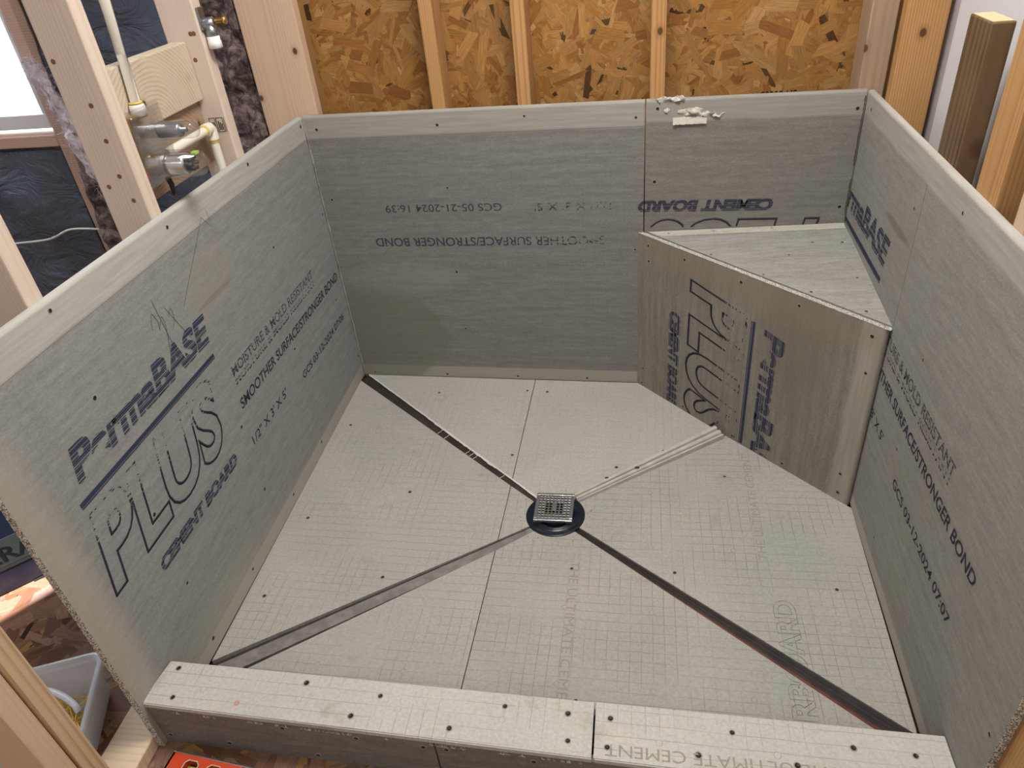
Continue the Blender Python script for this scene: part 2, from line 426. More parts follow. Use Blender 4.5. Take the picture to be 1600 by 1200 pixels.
M_glass = clear_mat('window_glass', (.97, .98, .99), .03, .0)
def wrap_mat():
    t = NT('hazy_black_facing'); t.rough(.42); t.spec(.5)
    n = t.noise(t.coord(), 9, 4, .6)
    t.base(t.mix(n, (.05, .064, .10), (.12, .14, .185))); t.bump(t.noise(t.coord((1, 1, 1.6)), 7, 5, .6, 1.6), 1.0, .03); return t.m  # black facing lifted to blue-grey, window haze put into the colour
M_wrap = wrap_mat()
def wool_mat(name, a, b):
    t = NT(name); t.rough(1); t.spec(.05)
    n = t.noise(t.coord(), 26, 6, .72, .5); t.base(t.mix(t.ss(n, .38, .70), a, b)); t.bump(n, .9, .01); return t.m
M_wool = wool_mat('brown_wool', (.06, .045, .045), (.36, .28, .26))
M_woolp = wool_mat('pale_wool', (.62, .52, .58), (.90, .86, .92))

# ------------------------------------------------------------------ the setting
XW0, XW1, ZW0, ZW1 = -1.75, -.852, .918, 1.95
def flakes(name, quad, count, seed, parent, mat, size=(.03, .085), wid=(.006, .022), pal=None, lift=.0004):
    """wood strands lying over each other on the sheet; quad=(origin,u,v,n,U,V)"""
    rnd = random.Random(seed); o, u, v, n, U, V = quad
    o, u, v, n = map(Vector, (o, u, v, n))
    bm = bmesh.new(); lay = bm.loops.layers.float_color.new('flake'); uvl = bm.loops.layers.uv.new('grain')
    pal = pal or [(.60, .35, .105), (.62, .37, .12), (.55, .30, .08), (.50, .26, .065), (.68, .44, .17), (.44, .21, .05), (.60, .35, .12), (.57, .32, .09)]
    for i in range(count):
        cx, cy = rnd.uniform(0, U), rnd.uniform(0, V); a = rnd.gauss(math.pi / 2 if rnd.random() < .55 else 0, .75)
        L = rnd.uniform(*size) / 2 * (1.5 if rnd.random() < .1 else 1); W = rnd.uniform(*wid) / 2
        if rnd.random() < .42: L *= .4; W *= .38
        ca, sa = math.cos(a), math.sin(a)
        pts = [(-L, -W), (L * rnd.uniform(.5, 1), -W), (L, W * rnd.uniform(-.6, .8)), (L * rnd.uniform(.6, 1), W), (-L * rnd.uniform(.6, 1), W)]
        h = lift * (.3 + 2.2 * i / count); tilt = rnd.uniform(-.02, .02)
        vs = []
        for px, py in pts:
            X = min(max(cx + px * ca - py * sa, 0), U); Y = min(max(cy + px * sa + py * ca, 0), V)
            vs.append(bm.verts.new(o + u * X + v * Y + n * (h + .0008 + abs(tilt * py))))
        c = rnd.choice(pal); s = rnd.uniform(.80, 1.14)
        if rnd.random() < .06 and W < .011: s *= .22
        try: f = bm.faces.new(vs)
        except ValueError: continue
        ox, oy = rnd.uniform(0, 9), rnd.uniform(0, 9)
        for lp, (px, py) in zip(f.loops, pts): lp[lay] = (c[0] * s, c[1] * s, c[2] * s, 1); lp[uvl].uv = (px + ox, py + oy)
    me = bpy.data.meshes.new(name); bm.to_mesh(me); bm.free(); me.materials.append(mat)
    ob = bpy.data.objects.new(name, me); C.objects.link(ob); ob.parent = parent
    return ob

bm = bmesh.new()
YB = .107
for r in ((-2.3, XW0, 0, 2.44), (XW1, 2.0, 0, 2.44), (XW0, XW1, 0, ZW0 - .055), (XW0, XW1, ZW1, 2.44)):
    box(bm, r[0], r[1], YB, YB + .02, r[2], r[3])
wb = struct('wall_back', bm, M_osbbase)
flakes('strand_surface', ((.04, YB, .82), (1, 0, 0), (0, 0, 1), (0, -1, 0), 1.66, .62), 4200, 3, wb, M_osb, (.03, .115), (.008, .034))
# mill stamp printed upside down on the sheet
bm = bmesh.new()
HX0, HX1, HY0, HY1 = -.012, 1.563, -1.372, .0125
for r in ((-2.3, HX0, -4.2, YB), (HX1, 2.0, -4.2, YB), (HX0, HX1, -4.2, HY0), (HX0, HX1, HY1, YB)):
    box(bm, r[0], r[1], r[2], r[3], -.02, 0)
fl = struct('floor', bm, M_osbbase)
RP = [(.60, .38, .22), (.52, .30, .16), (.66, .45, .28), (.42, .22, .11), (.72, .52, .36)]
flakes('strand_surface', ((-.95, -1.62, 0), (1, 0, 0), (0, 1, 0), (0, 0, 1), .936, .92), 1500, 5, fl, M_osbf, (.06, .16), (.012, .04), RP, .0002)
flakes('strand_surface', ((-.01, -1.62, 0), (1, 0, 0), (0, 1, 0), (0, 0, 1), 1.75, .244), 500, 6, fl, M_osbf, (.06, .16), (.012, .04), RP, .0002)
struct('trim_1', BX(-.2, 1.75, -1.6, .12, -.045, -.0215), M_dirt, label='dark brown bed under the sloped shower floor boards')
struct('ceiling', BX(-2.3, 2.0, -4.2, YB + .02, 2.44, 2.46), M_dry)
bm = bmesh.new()
for y0, y1, z0, z1 in ((-4.2, -3.53, 0, 2.44), (-2.95, YB + .02, 0, 2.44), (-3.53, -2.95, 0, .9), (-3.53, -2.95, 2.0, 2.44)): box(bm, -2.32, -2.3, y0, y1, z0, z1)
struct('wall_left', bm, M_dry)
struct('wall_front', BX(-2.3, 2.0, -4.22, -4.2, 0, 2.44), M_dry)
struct('wall_far', BX(2.0, 2.02, -4.2, YB + .02, 0, 2.44), M_dry)
wr = finish('wall_right', BX(.247, 2.4, 0, 2.44, -.118, -.104), M_dry, matrix=FR); wr['kind'] = 'structure'
tr = finish('trim_2', BX(-.04, .245, 0, 2.44, -.128, -.114), M_dry_d, matrix=FR); tr['kind'] = 'structure'; tr['label'] = 'drywall return behind the corner studs, its shade put into the grey'

# window
w1 = bpy.data.objects.new('window_1', None); C.objects.link(w1); w1['kind'] = 'structure'; w1.location = (XW1, .06, ZW0)
def lw(x0, x1, z0, z1, y0=-.02, y1=.03, **k): return BX(x0 - XW1, x1 - XW1, y0, y1, z0 - ZW0, z1 - ZW0, **k)
bm = bmesh.new()
for r in ((XW0, XW1, ZW0, .962), (XW0, XW1, ZW1 - .04, ZW1), (XW0, XW0 + .04, .962, ZW1 - .04), (XW1 - .012, XW1, .962, ZW1 - .04)):
    box(bm, r[0] - XW1, r[1] - XW1, -.04, .03, r[2] - ZW0, r[3] - ZW0, bev=.002)
finish('window_frame', bm, M_white, w1)
finish('pane', lw(XW0 + .04, XW1 - .012, .962, ZW1 - .04, .0, .004), M_glass, w1)
def lumber(name, label, x0, x1, y0, y1, z0, z1, mat, matrix=None, group=None, cat='stud', bev=.003, parent=None, extra=None):
    """origin at the base of the piece"""
    cx, cy = (x0 + x1) / 2, (y0 + y1) / 2
    bm = BX(x0 - cx, x1 - cx, y0 - cy, y1 - cy, 0, z1 - z0, bev=bev, seg=2)
    mm = (matrix or Matrix()) @ Matrix.Translation((cx, cy, z0))
    o = finish(name, bm, mat, matrix=mm)
    tag(o, label, cat, group)
    if extra: extra(o)
    return o
# stud in a wall frame: u = along wall, v = height -> keep z up: build in world axes rotated by wall skew
def wframe(F):
    u = F.col[0].to_3d(); n = F.col[2].to_3d()
    m = Matrix((u, n.cross(u) * 0 + n, Vector((0, 0, 1)))).transposed().to_4x4(); m.translation = F.translation
    return m
def wstud(name, label, F, u0, u1, w0, w1, z0, z1, mat, **k):
    u = F.col[0].to_3d(); n = F.col[2].to_3d(); z = Vector((0, 0, 1))
    y = z.cross(u)            # right-handed x=u, y, z
    s = 1 if y.dot(n) > 0 else -1
    a, b = sorted((w0 * s, w1 * s))
    mm = Matrix((u, y, z)).transposed().to_4x4(); mm.translation = F.translation
    return lumber(name, label, u0, u1, a, b, z0, z1, mat, matrix=mm, **k)

def nails(o, pts, r=.0028):
    """small dark nail heads / holes, local coordinates on the piece"""
    for p, d in pts:
        bm = bmesh.new(); lathe(bm, [(0, .0006), (r, .0006), (r, -.001)], 10, axisM(p, d)); finish('nail', bm, M_screw, o)

ZT = 2.42
A_ = wstud('wall_stud', 'pale pine stud directly left of the clear shower valve', FL, .601, .639, -.0135, -.102, .039, ZT, M_pine_p)
B_ = wstud('wall_stud', 'pale pine stud carrying the grey drop-ear fitting, right of the valve pipes', FL, 1.003, 1.041, -.0135, -.102, .039, ZT, M_pine_p)
wstud('wall_stud', 'warm tan stud piece tucked behind the drop-ear fitting stud', FL, 1.0425, 1.08, -.060, -.102, .039, ZT, M_pine)
K_ = wstud('wall_stud', 'pinkish pine stud at the left picture edge behind the left cement board', FL, .225, .263, -.0135, -.102, .039, ZT, M_pine_p)
wstud('wall_stud', 'swirly-grained pine stud beside the clear tub of gold screws', FL, -.147, -.108, -.002, -.091, .039, ZT, M_wavy)
wstud('wall_stud', 'plain pale stud doubled against the swirly-grained stud, in the lower left corner', FL, -.1885, -.150, -.002, -.091, .039, ZT, M_pine)
wstud('sole_plate', 'pale pine sole plate under the open end of the left cement board', FL, -.40, 1.38, -.0135, -.102, .0015, .037, M_plate, cat='plate')
lumber('corner_stud', 'wide tan pine board standing behind the left corner of the boards', -.122, .048, .0145, .052, .0015, ZT, M_pine)
def bstud(label, x0, x1, mat, d=.0889):
    y0 = .0145 - .0386 * (x0 + x1) / 2
    return lumber('wall_stud', label, x0, x1, y0, min(y0 + d, YB - .004), .0015, ZT, mat)
bstud('slim golden stud on the strand board, first one right of the wide tan corner board', .402, .440, M_fir)
bstud('slim golden stud with one knot, middle of the three in front of the strand board', .649, .687, M_fir)
bstud('slim golden stud above the torn spot on the board edge', 1.010, 1.049, M_fir)
lumber('corner_stud', 'greyish weathered stud at the right end of the strand board', 1.529, 1.591, -.044, .045, .0015, ZT, M_fir_g)
lumber('corner_stud', 'narrow brown stud squeezed between the weathered stud and the wide golden stud', 1.5925, 1.630, -.0, .06, .0015, ZT, M_fir)
wstud('wall_stud', 'wide straight-grained golden stud beside the white drywall strip', FR, .162, .200, -.0135, -.102, .0015, ZT, M_fir)
P_ = wstud('short_post', 'short dark brown weathered post whose sawn top shows', FR, .568, .668, -.0135, -.052, .0015, 1.154, M_brown, cat='post')
finish('sawn_top', BX(-.046, .046, -.0165, .0165, 1.1526, 1.1532), M_fir_end, P_)
wstud('wall_stud', 'golden stud just right of the short dark post', FR, .777, .865, -.0135, -.051, .0015, ZT, M_fir)
wstud('wall_stud', 'pale stud touching the picture edge right of the short post and golden stud', FR, .936, .974, -.0135, -.102, .0015, ZT, M_pine)
wstud('wall_stud', 'reddish brown stud behind the open end of the right cement board', FR, 1.36, 1.449, -.0135, -.0515, .0015, ZT, M_fir)
lumber('king_stud', 'pinkish stud forming the right side of the bright window opening', -.846, -.808, .014, .102, .0015, ZT, M_header)
lumber('rough_sill', 'rough pine sill under the white window frame', XW0, -.8475, .014, .102, .862, .898, M_header, cat='sill')
wstud('blocking_board', 'pale blocking board behind the white riser pipe', FL, .641, 1.001, -.055, -.093, 1.058, 1.186, M_block, cat='blocking')
wstud('blocking_board', 'recessed blocking board behind the shower valve, coloured dark brown for shade', FL,   .641, 1.001, -.070, -.101, .915, 1.056, M_block_d, cat='blocking')

# wrinkled insulation facings and wool
def crumple(name, label, p0, du, dv, U, V, nu, nv, amp, freq, mat, seed, cat='insulation', group=None):
    du, dv = Vector(du), Vector(dv); n = du.cross(dv).normalized(); p0 = Vector(p0)
    bm = bmesh.new(); g = []
    for thick in (0, 1):
        rows = []
        for j in range(nv + 1):
            row = []
            for i in range(nu + 1):
                q = p0 + du * (U * i / nu) + dv * (V * j / nv)
                if thick == 0:
                    a = noise.ridged_multi_fractal(Vector((q.x * freq + seed, q.y * freq, q.z * freq * .8)), .9, 2.1, 4, 1.0, 2.0)
                    b = noise.fractal(q * freq * .7 + Vector((seed, 0, 3)), .8, 2, 3)
                    q = q + n * (amp * (b * .9 + a * .35) + .0)
                else: q = q - n * (.012 + amp * 1.2)
                row.append(bm.verts.new(q))
            rows.append(row)
        g.append(rows)
    for k, rows in enumerate(g):
        for j in range(nv):
            for i in range(nu):
                f = bm.faces.new((rows[j][i], rows[j][i + 1], rows[j + 1][i + 1], rows[j + 1][i])); f.smooth = True
    a, b = g
    rim = [(0, i) for i in range(nu)] + [(j, nu) for j in range(nv)] + [(nv, i) for i in range(nu, 0, -1)] + [(j, 0) for j in range(nv, 0, -1)]
    for k in range(len(rim)):
        (j0, i0), (j1, i1) = rim[k], rim[(k + 1) % len(rim)]
        bm.faces.new((a[j0][i0], a[j1][i1], b[j1][i1], b[j0][i0]))
    o = finish(name, bm, mat); tag(o, label, cat, group); return o
crumple('insulation_batt', 'wrinkled black-faced insulation batt under the bright window', (-1.74, .046, .02), (1, 0, 0), (0, 0, 1), .885, .83, 60, 60, .034, 3.2, M_wrap, 3)
crumple('insulation_batt', 'black-faced insulation batt behind the white riser pipe', (-.80, .060, .02), (1, 0, 0), (0, 0, 1), .50, 2.3, 40, 120, .024, 3.6, M_wrap, 8)
crumple('insulation_batt', 'fuzzy dark brown insulation beside the wide tan corner board', (-.295, .040, .02), (1, 0, 0), (0, 0, 1), .165, 2.3, 34, 300, .022, 15, M_wool, 13)
crumple('insulation_batt', 'brown fuzzy insulation showing low between window stud and the valve stud', (-.806, .0, .02), (1, 0, 0), (0, 0, 1), .17, .76, 34, 110, .018, 14, M_wool, 17)
def tufts(name, mat, parent, pts, rad, count, seed, L=.03, matrix=None):
    rnd = random.Random(seed); bm = bmesh.new()
    for i in range(count):
        k = rnd.random() * (len(pts) - 1); a = int(k); f = k - a
        p = Vector(pts[a]).lerp(Vector(pts[min(a + 1, len(pts) - 1)]), f) + Vector([rnd.gauss(0, rad) for _ in range(3)])
        d = Vector([rnd.gauss(0, 1) for _ in range(3)]).normalized(); e = d.orthogonal().normalized() * .0005
        q = [p]
        for s in range(3):
            d = (d + Vector([rnd.gauss(0, .55) for _ in range(3)])).normalized(); q.append(q[-1] + d * L * rnd.uniform(.2, .45))
        for s in range(3): 
            vs = [bm.verts.new(x) for x in (q[s] - e, q[s] + e, q[s + 1] + e * .7, q[s + 1] - e * .7)]; bm.faces.new(vs)
    return finish(name, bm, mat, parent)
ft = thing('insulation_tuft', 'torn pale pinkish insulation fluff hanging between window stud and valve stud', 'insulation', (0, 0, 0))
bm = bmesh.new()
path = [(-.800, -.022, 1.120), (-.782, -.024, 1.080), (-.775, -.02, 1.03), (-.755, -.018, .965), (-.755, -.018, .90), (-.745, -.018, .835), (-.715, -.018, .765), (-.70, -.018, .72)]
rnd = random.Random(4)
tube(bm, [(p[0], p[1], p[2]) for p in path], [.010, .018, .020, .022, .020, .022, .020, .010], 14)
bmesh.ops.subdivide_edges(bm, edges=bm.edges, cuts=4, use_grid_fill=True)
for v in bm.verts:
    q = v.co.copy(); v.co += Vector((noise.fractal(q * 38, .8, 2, 4), noise.fractal(q * 38 + Vector((9, 0, 0)), .8, 2, 4), noise.fractal(q * 38 + Vector((0, 7, 0)), .8, 2, 4))) * .013
finish('wool_mass', bm, M_woolp, ft, smooth=True)
tufts('loose_fibres', M_woolp, ft, path, .014, 700, 6)
# white cable across the black facing
bm = bmesh.new()
def bez(pts, n=8):
    out = []
    P = [Vector(p) for p in pts]; P = [P[0]] + P + [P[-1]]
    for i in range(1, len(P) - 2):
        for k in range(n):
            t = k / n; a, b, c, d = P[i - 1], P[i], P[i + 1], P[i + 2]
            out.append(.5 * ((2 * b) + (c - a) * t + (2 * a - 5 * b + 4 * c - d) * t * t + (3 * b - a - 3 * c + d) * t ** 3))
    out.append(P[-2]); return out
tube(bm, bez([(-1.74, .004, .50), (-1.3, .002, .535), (-1.17, .0, .543), (-1.05, -.002, .553), (-1.0, -.004, .565), (-.93, -.006, .590), (-.85, -.004, .590), (-.80, .005, .58)]), .0035, 8)
tag(finish('electrical_cable', bm, M_cable), 'thin white cable crossing the wrinkled black facing below the window', 'cable')

# ------------------------------------------------------------------ cement boards
bm = bmesh.new()
lathe(bm, [(.0063, .0001), (.0052, .0009), (.0044, .0007), (.0042, .0003), (0, .0003)], 16, Matrix(), [0, 0, 1, 1])
SCREW = bpy.data.meshes.new('screw'); bm.to_mesh(SCREW); bm.free(); SCREW.materials.append(M_rim); SCREW.materials.append(M_screw)
def screws(parent, pts, z=0.0, s=1.0, seed=0):
    r = random.Random(seed)
    for p in pts:
        o = bpy.data.objects.new('screw', SCREW); C.objects.link(o); o.parent = parent
        k = s * r.uniform(.8, 1.1)
        o.location = (p[0], p[1], p[2] if len(p) > 2 else z); o.scale = (k, k, 1)
def wall_panel(parent, poly, mat, t=.0127, bev_edges=(), bev=.007, name='panel'):
    """poly in (u,v) counter-clockwise; face at w=0, body behind; bev_edges = indices of poly edges to round"""
    bm = bmesh.new(); lo, hi = prism(bm, poly, -t, 0)
    if bev_edges:
        n = len(poly); es = []
        for i in bev_edges:
            a, b = hi[i], hi[(i + 1) % n]
            es += [e for e in a.link_edges if e.other_vert(a) == b]
        bmesh.ops.bevel(bm, geom=es, offset=bev, segments=5, profile=.5, affect='EDGES')
    o = finish(name, bm, mat, parent)
    return o
def rough_edge(parent, p0, p1, nrm, t, mat, seed, name='cut_edge', depth=.0025, back=True):
    """crumbly sawn edge strip from p0 to p1 (local u,v), facing nrm (u,v)"""
    p0, p1, nn = Vector((*p0, 0)), Vector((*p1, 0)), Vector((*nrm, 0)).normalized()
    L = (p1 - p0).length; nu = int(L / .0022); nv = 7; rnd = random.Random(seed); bm = bmesh.new(); rows = []
    for j in range(nv + 1):
        row = []
        for i in range(nu + 1):
            w_ = -t * j / nv + (rnd.uniform(-.0006, .0006) if 0 < j < nv else (.0006 if j == 0 else -.0006))
            h = rnd.uniform(0, depth) if 0 < j < nv else rnd.uniform(-.0002, depth * .35)
            row.append(bm.verts.new(p0 + (p1 - p0) * (i / nu) + nn * h + Vector((0, 0, w_))))
        rows.append(row)
    base = []
    for j in (0, nv):
        base.append([bm.verts.new(p0 + (p1 - p0) * (i / nu) - nn * .002 + Vector((0, 0, (.0005 if j == 0 else -t - .0005)))) for i in (0, nu)])
    for j in range(nv):
        for i in range(nu): bm.faces.new((rows[j][i], rows[j][i + 1], rows[j + 1][i + 1], rows[j + 1][i]))
    return finish(name, bm, mat, parent)

def text_mesh(s, outline=False, bold=0.0, thick=.018, space=1.0, shear=0.0):
    cu = bpy.data.curves.new('t', 'FONT'); cu.body = s; cu.size = 1; cu.space_character = space; cu.resolution_u = 5; cu.shear = shear
    if outline: cu.fill_mode = 'NONE'; cu.bevel_depth = thick; cu.bevel_resolution = 0; cu.offset = bold
    else: cu.fill_mode = 'FRONT'; cu.offset = bold
    o = bpy.data.objects.new('t', cu); C.objects.link(o)
    dg = bpy.context.evaluated_depsgraph_get(); me = bpy.data.meshes.new_from_object(o.evaluated_get(dg))
    bpy.data.objects.remove(o); bpy.data.curves.remove(cu); return me
def ink(parent, s, start, rd, up, length, height, mat, clip=None, z=.0007, shear=0.0, name='printed_lettering', **k):
    """s runs from start along rd (u,v) for length, letters standing along up for height"""
    me = text_mesh(s, shear=0, **k); bm = bmesh.new(); bm.from_mesh(me); bpy.data.meshes.remove(me)
    xs = [v.co.x for v in bm.verts]; ys = [v.co.y for v in bm.verts]; x0, x1, y0, y1 = min(xs), max(xs), min(ys), max(ys)
    rd, up, st = Vector((*rd, 0)), Vector((*up, 0)), Vector((*start, 0))
    for v in bm.verts:
        a = (v.co.x - x0) / (x1 - x0); b = (v.co.y - y0) / (y1 - y0); zz = z + max(0, v.co.z) * .01
        v.co = st + rd * (a * length + shear * height * b) + up * (b * height) + Vector((0, 0, zz))
    if clip:
        for co, no in clip:
            bmesh.ops.bisect_plane(bm, geom=bm.verts[:] + bm.edges[:] + bm.faces[:], plane_co=(*co, 0), plane_no=(*no, 0), clear_outer=True)
    return finish(name, bm, mat, parent)
def stroke(parent, pts, wdt, mat, z=.0008, name='pencil_mark'):
    bm = bmesh.new(); P = [Vector((*p, z)) for p in pts]; L = []; R_ = []
    for i, p in enumerate(P):
        d = (P[min(i + 1, len(P) - 1)] - P[max(i - 1, 0)]).normalized(); n = Vector((-d.y, d.x, 0)) * wdt / 2
        L.append(bm.verts.new(p + n)); R_.append(bm.verts.new(p - n))
    for i in range(len(P) - 1): bm.faces.new((L[i], L[i + 1], R_[i + 1], R_[i]))
    return finish(name, bm, mat, parent)
def c2(pts, n=6): return [(p.x, p.y) for p in bez([(a, b, 0) for a, b in pts], n)]

INK_L = ink_mat('ink_stripes', INK, .0034, 'v', .55, .22)
INK_B = ink_mat('ink_stripes_cement', INK, .0032, 'v', .56, .3)
INK_BAR = ink_mat('ink_bar', INK, .006, 'v', .75, .15)
INK_O = ink_mat('ink_outline', (.03, .037, .055), .0022, 'v', .80, .1, (.455, .525, 'v', .40))
INK_S = ink_mat('ink_small', (.04, .045, .07), .004, 'v', 1.0, .28)
INK_M = ink_mat('ink_faded', (.05, .055, .08), .0028, 'v', .55, .25)
INK_SB = ink_mat('ink_small_back', (.06, .065, .09), .004, 'v', 1.0, .34, (.25, 1.1, 'u', .42))
INK_MB = ink_mat('ink_faded_back', (.08, .08, .09), .003, 'v', .30, .55)
INK_CB = ink_mat('ink_cement_back', (.05, .055, .08), .0032, 'v', .62, .30)
INK_OB = ink_mat('ink_outline_back', (.05, .055, .07), .004, 'v', 1.0, .25)
INK_NL = ink_mat('ink_stripes_bench', INK, .0034, 'u', .55, .22)
INK_NB = ink_mat('ink_stripes_bench_cement', INK, .0032, 'u', .58, .3)
INK_NO = ink_mat('ink_outline_bench', (.03, .037, .055), .0022, 'u', .80, .1, (.30, .37, 'v', .40))
PENCIL = ink_mat('pencil', (.05, .05, .05), .004, 'v', 1.0, .15)

U_, NU_, V_, NV_ = (1, 0), (-1, 0), (0, 1), (0, -1)
def layout(par, du=0.0, date='07:06', clip=None, full=True, left='PermaBASE', l0=.131, dv=0.0):
    ink(par, left, (l0 + du, .611 + dv), U_, V_, .630 + du - (l0 + du) - du * 0 - .016, .070, INK_L, clip, bold=.045, shear=.22)
    bm = bmesh.new(); a, b = max(.112 + du, .008), .612 + du
    box(bm, a, b, .5735 + dv, .583 + dv, .0006, .0008); box(bm, a, b, .5695 + dv, .5718 + dv, .0006, .0008)
    finish('printed_bar', bm, INK_BAR, par)
    if full:
        ink(par, 'PLUS', (.080 + du, .372 + dv), U_, V_, .455, .185, INK_O, clip, outline=True, bold=.035, thick=.0125, shear=.20, space=1.02)
        ink(par, 'CEMENT BOARD', (.200 + du, .302 + dv), U_, V_, .350, .033, INK_B, clip, bold=.065, shear=.2)
    ink(par, 'MOISTURE & MOLD RESISTANT', (.655 + du, .487 + dv), U_, V_, .545, .026, INK_M, clip, bold=.016)
    ink(par, 'MOISTURE & MOLD RESISTANT', (.655 + du, .462 + dv), U_, V_, .545, .020, ink_mat('ink_ghost', (.05, .055, .08), .006, 'v', .45, .3, seed=3), clip, bold=.012)
    ink(par, 'SMOOTHER SURFACE/STRONGER BOND', (.642 + du, .397 + dv), U_, V_, .724, .029, INK_S, clip, bold=.018, shear=.1)
    ink(par, '1/2" X 3\' X 5\'', (.637 + du, .288 + dv), U_, V_, .222, .026, INK_S, clip, bold=.012)
    ink(par, 'GCS 03-12-2024 ' + date, (.972 + du, .264 + dv), U_, V_, .368, .024, INK_S, clip, bold=.012)

# left board
tl = thing('cement_board', 'left wall cement board with its crumbly open end toward the screw tub', 'cement board', matrix=FL)
wall_panel(tl, [(0, .004), (1.395, -.003), (1.395, .914), (0, .914)], M_left, bev_edges=(2,), bev=.009)
rough_edge(tl, (0, .012), (0, .91), (-1, 0), .0127, M_crumb, 2)
layout(tl)
screws(tl, [(0.248, 0.895), (0.248, 0.716), (0.248, 0.425), (0.619, 0.889), (1.015, 0.894), (0.97, 0.372), (0.613, 0.365), (0.611, 0.159), (0.243, 0.223), (0.45, 0.031), (0.237, 0.038), (0.727, 0.03), (0.962, 0.034), (1.319, 0.347), (1.02, 0.666), (1.38, 0.088), (1.375, .62), (1.375, .89)], .0, 1, 1)
stroke(tl, [(.486, .789), (.500, .640)], .0011, PENCIL)
stroke(tl, [(.515, .755), (.560, .655)], .0011, PENCIL)
stroke(tl, c2([(.455, .735), (.470, .765), (.480, .74), (.476, .725), (.495, .745), (.497, .72), (.478, .665)]), .0011, PENCIL)
stroke(tl, c2([(.515, .735), (.532, .745), (.53, .72), (.515, .705)]), .0011, PENCIL)
stroke(tl, [(.575, .725), (.605, .750), (.690, .815), (.745, .86)], .0011, PENCIL)
stroke(tl, [(.745, .86), (.775, .825), (.772, .868)], .0011, PENCIL)
# back boards, seam at u=1.0
tb = thing('cement_board', 'back cement board between the left corner and the upright seam, printed upside down', 'cement board', matrix=FB)
wall_panel(tb, [(.0005, 0), (.9985, 0), (.9985, .914), (.0005, .914)], M_back, bev_edges=(2,), bev=.008)
cs = [((.9985, 0), (1, 0))]
ink(tb, 'GCS 05-21-2024 16:39', (.578, .638), NU_, NV_, .371, .024, INK_SB, bold=.004)
ink(tb, '1/2" X 3\' X 5\'', (.906, .636), NU_, NV_, .228, .025, INK_SB, bold=.004)
ink(tb, 'SMOOTHER SURFACE/STRONGER BOND', (.885, .530), NU_, NV_, .732, .029, INK_SB, bold=.010)
ink(tb, 'MOISTURE & MOLD RESISTANT', (.883, .452), NU_, NV_, .55, .030, INK_MB)
ink(tb, 'CEMENT BOARD', (1.358, .637), NU_, NV_, .372, .036, INK_CB, cs, bold=.06, shear=.2)
screws(tb, [(0.04, 0.874), (0.413, 0.873), (0.668, 0.887), (0.417, 0.689), (0.036, 0.66), (0.408, 0.411), (0.411, 0.201), (0.045, 0.012), (0.319, 0.012), (0.575, 0.012), (0.817, 0.012), (.975, .485), (.975, .87)], 0, .85, 2)
tb2 = thing('cement_board', 'short back cement board above the bench, torn along its top edge', 'cement board', matrix=FB)
wall_panel(tb2, [(1.0015, 0), (1.5495, 0), (1.5495, .914), (1.0015, .914)], M_back2, bev_edges=(2,), bev=.008)
ink(tb2, 'CEMENT BOARD', (1.358, .637), NU_, NV_, .372, .036, INK_CB, [((1.0015, 0), (-1, 0))], bold=.06, shear=.2)
ink(tb2, 'PLUS', (1.485, .582), NU_, NV_, .47, .19, INK_OB, [((0, .555), (0, -1)), ((1.0015, 0), (-1, 0))], outline=True, bold=.035, thick=.0125, shear=.2)
screws(tb2, [(1.032, 0.89), (1.028, 0.691), (1.533, 0.869), (1.53, 0.608)], 0, 1.1, 3)
def torn():
    rnd = random.Random(8); bm = bmesh.new()
    for (cx, cy, r) in [(1.05, .912, .016), (1.085, .914, .013), (1.12, .880, .022), (1.155, .872, .016), (1.19, .868, .01), (1.06, .885, .008)]:
        ret = bmesh.ops.create_icosphere(bm, subdivisions=3, radius=r)
        for v in ret['verts']:
            v.co.x *= 1.5; v.co.y *= .5; v.co.z *= .14
            v.co += Vector((cx, cy, .001)); v.co += Vector((noise.noise(v.co * 90), noise.noise(v.co * 90 + Vector((5, 0, 0))), noise.noise(v.co * 90 + Vector((0, 5, 0))))) * .009
    return finish('crumbled_edge', bm, M_paper, tb2, smooth=True)
torn()
bm = bmesh.new(); nu = 24; rows = []
for j in range(5):
    rows.append([bm.verts.new((1.073 + .088 * i / nu, .866 - .018 * j / 4 + .002 * noise.noise(Vector((i * .7, j, 1))), .001 + .0055 * j / 4 + .0025 * noise.noise(Vector((i * .35, j * .6, 5))))) for i in range(nu + 1)])
for j in range(4):
    for i in range(nu): bm.faces.new((rows[j][i], rows[j][i + 1], rows[j + 1][i + 1], rows[j + 1][i]))
finish('torn_flap', bm, M_paper, tb2, smooth=True)
# right board
tr_ = thing('cement_board', 'right cement board running from the bench to its fuzzy open end', 'cement board', matrix=FR)
wall_panel(tr_, [(.062, 0), (1.40, 0), (1.40, .914), (.062, .914)], M_right, bev_edges=(2,), bev=.008)
rough_edge(tr_, (1.40, 0), (1.40, .91), (1, 0), .0127, M_crumb, 4)
layout(tr_, -.163, '07:07', [((.064, 0), (-1, 0))], full=False, left='PermaBASE', l0=.115)
screws(tr_, [(0.559, 0.795), (0.789, 0.875), (0.792, 0.577), (0.784, 0.345), (0.791, 0.082), (1.378, 0.27), (1.17, .885), (.12, .88)], 0, .9, 4)

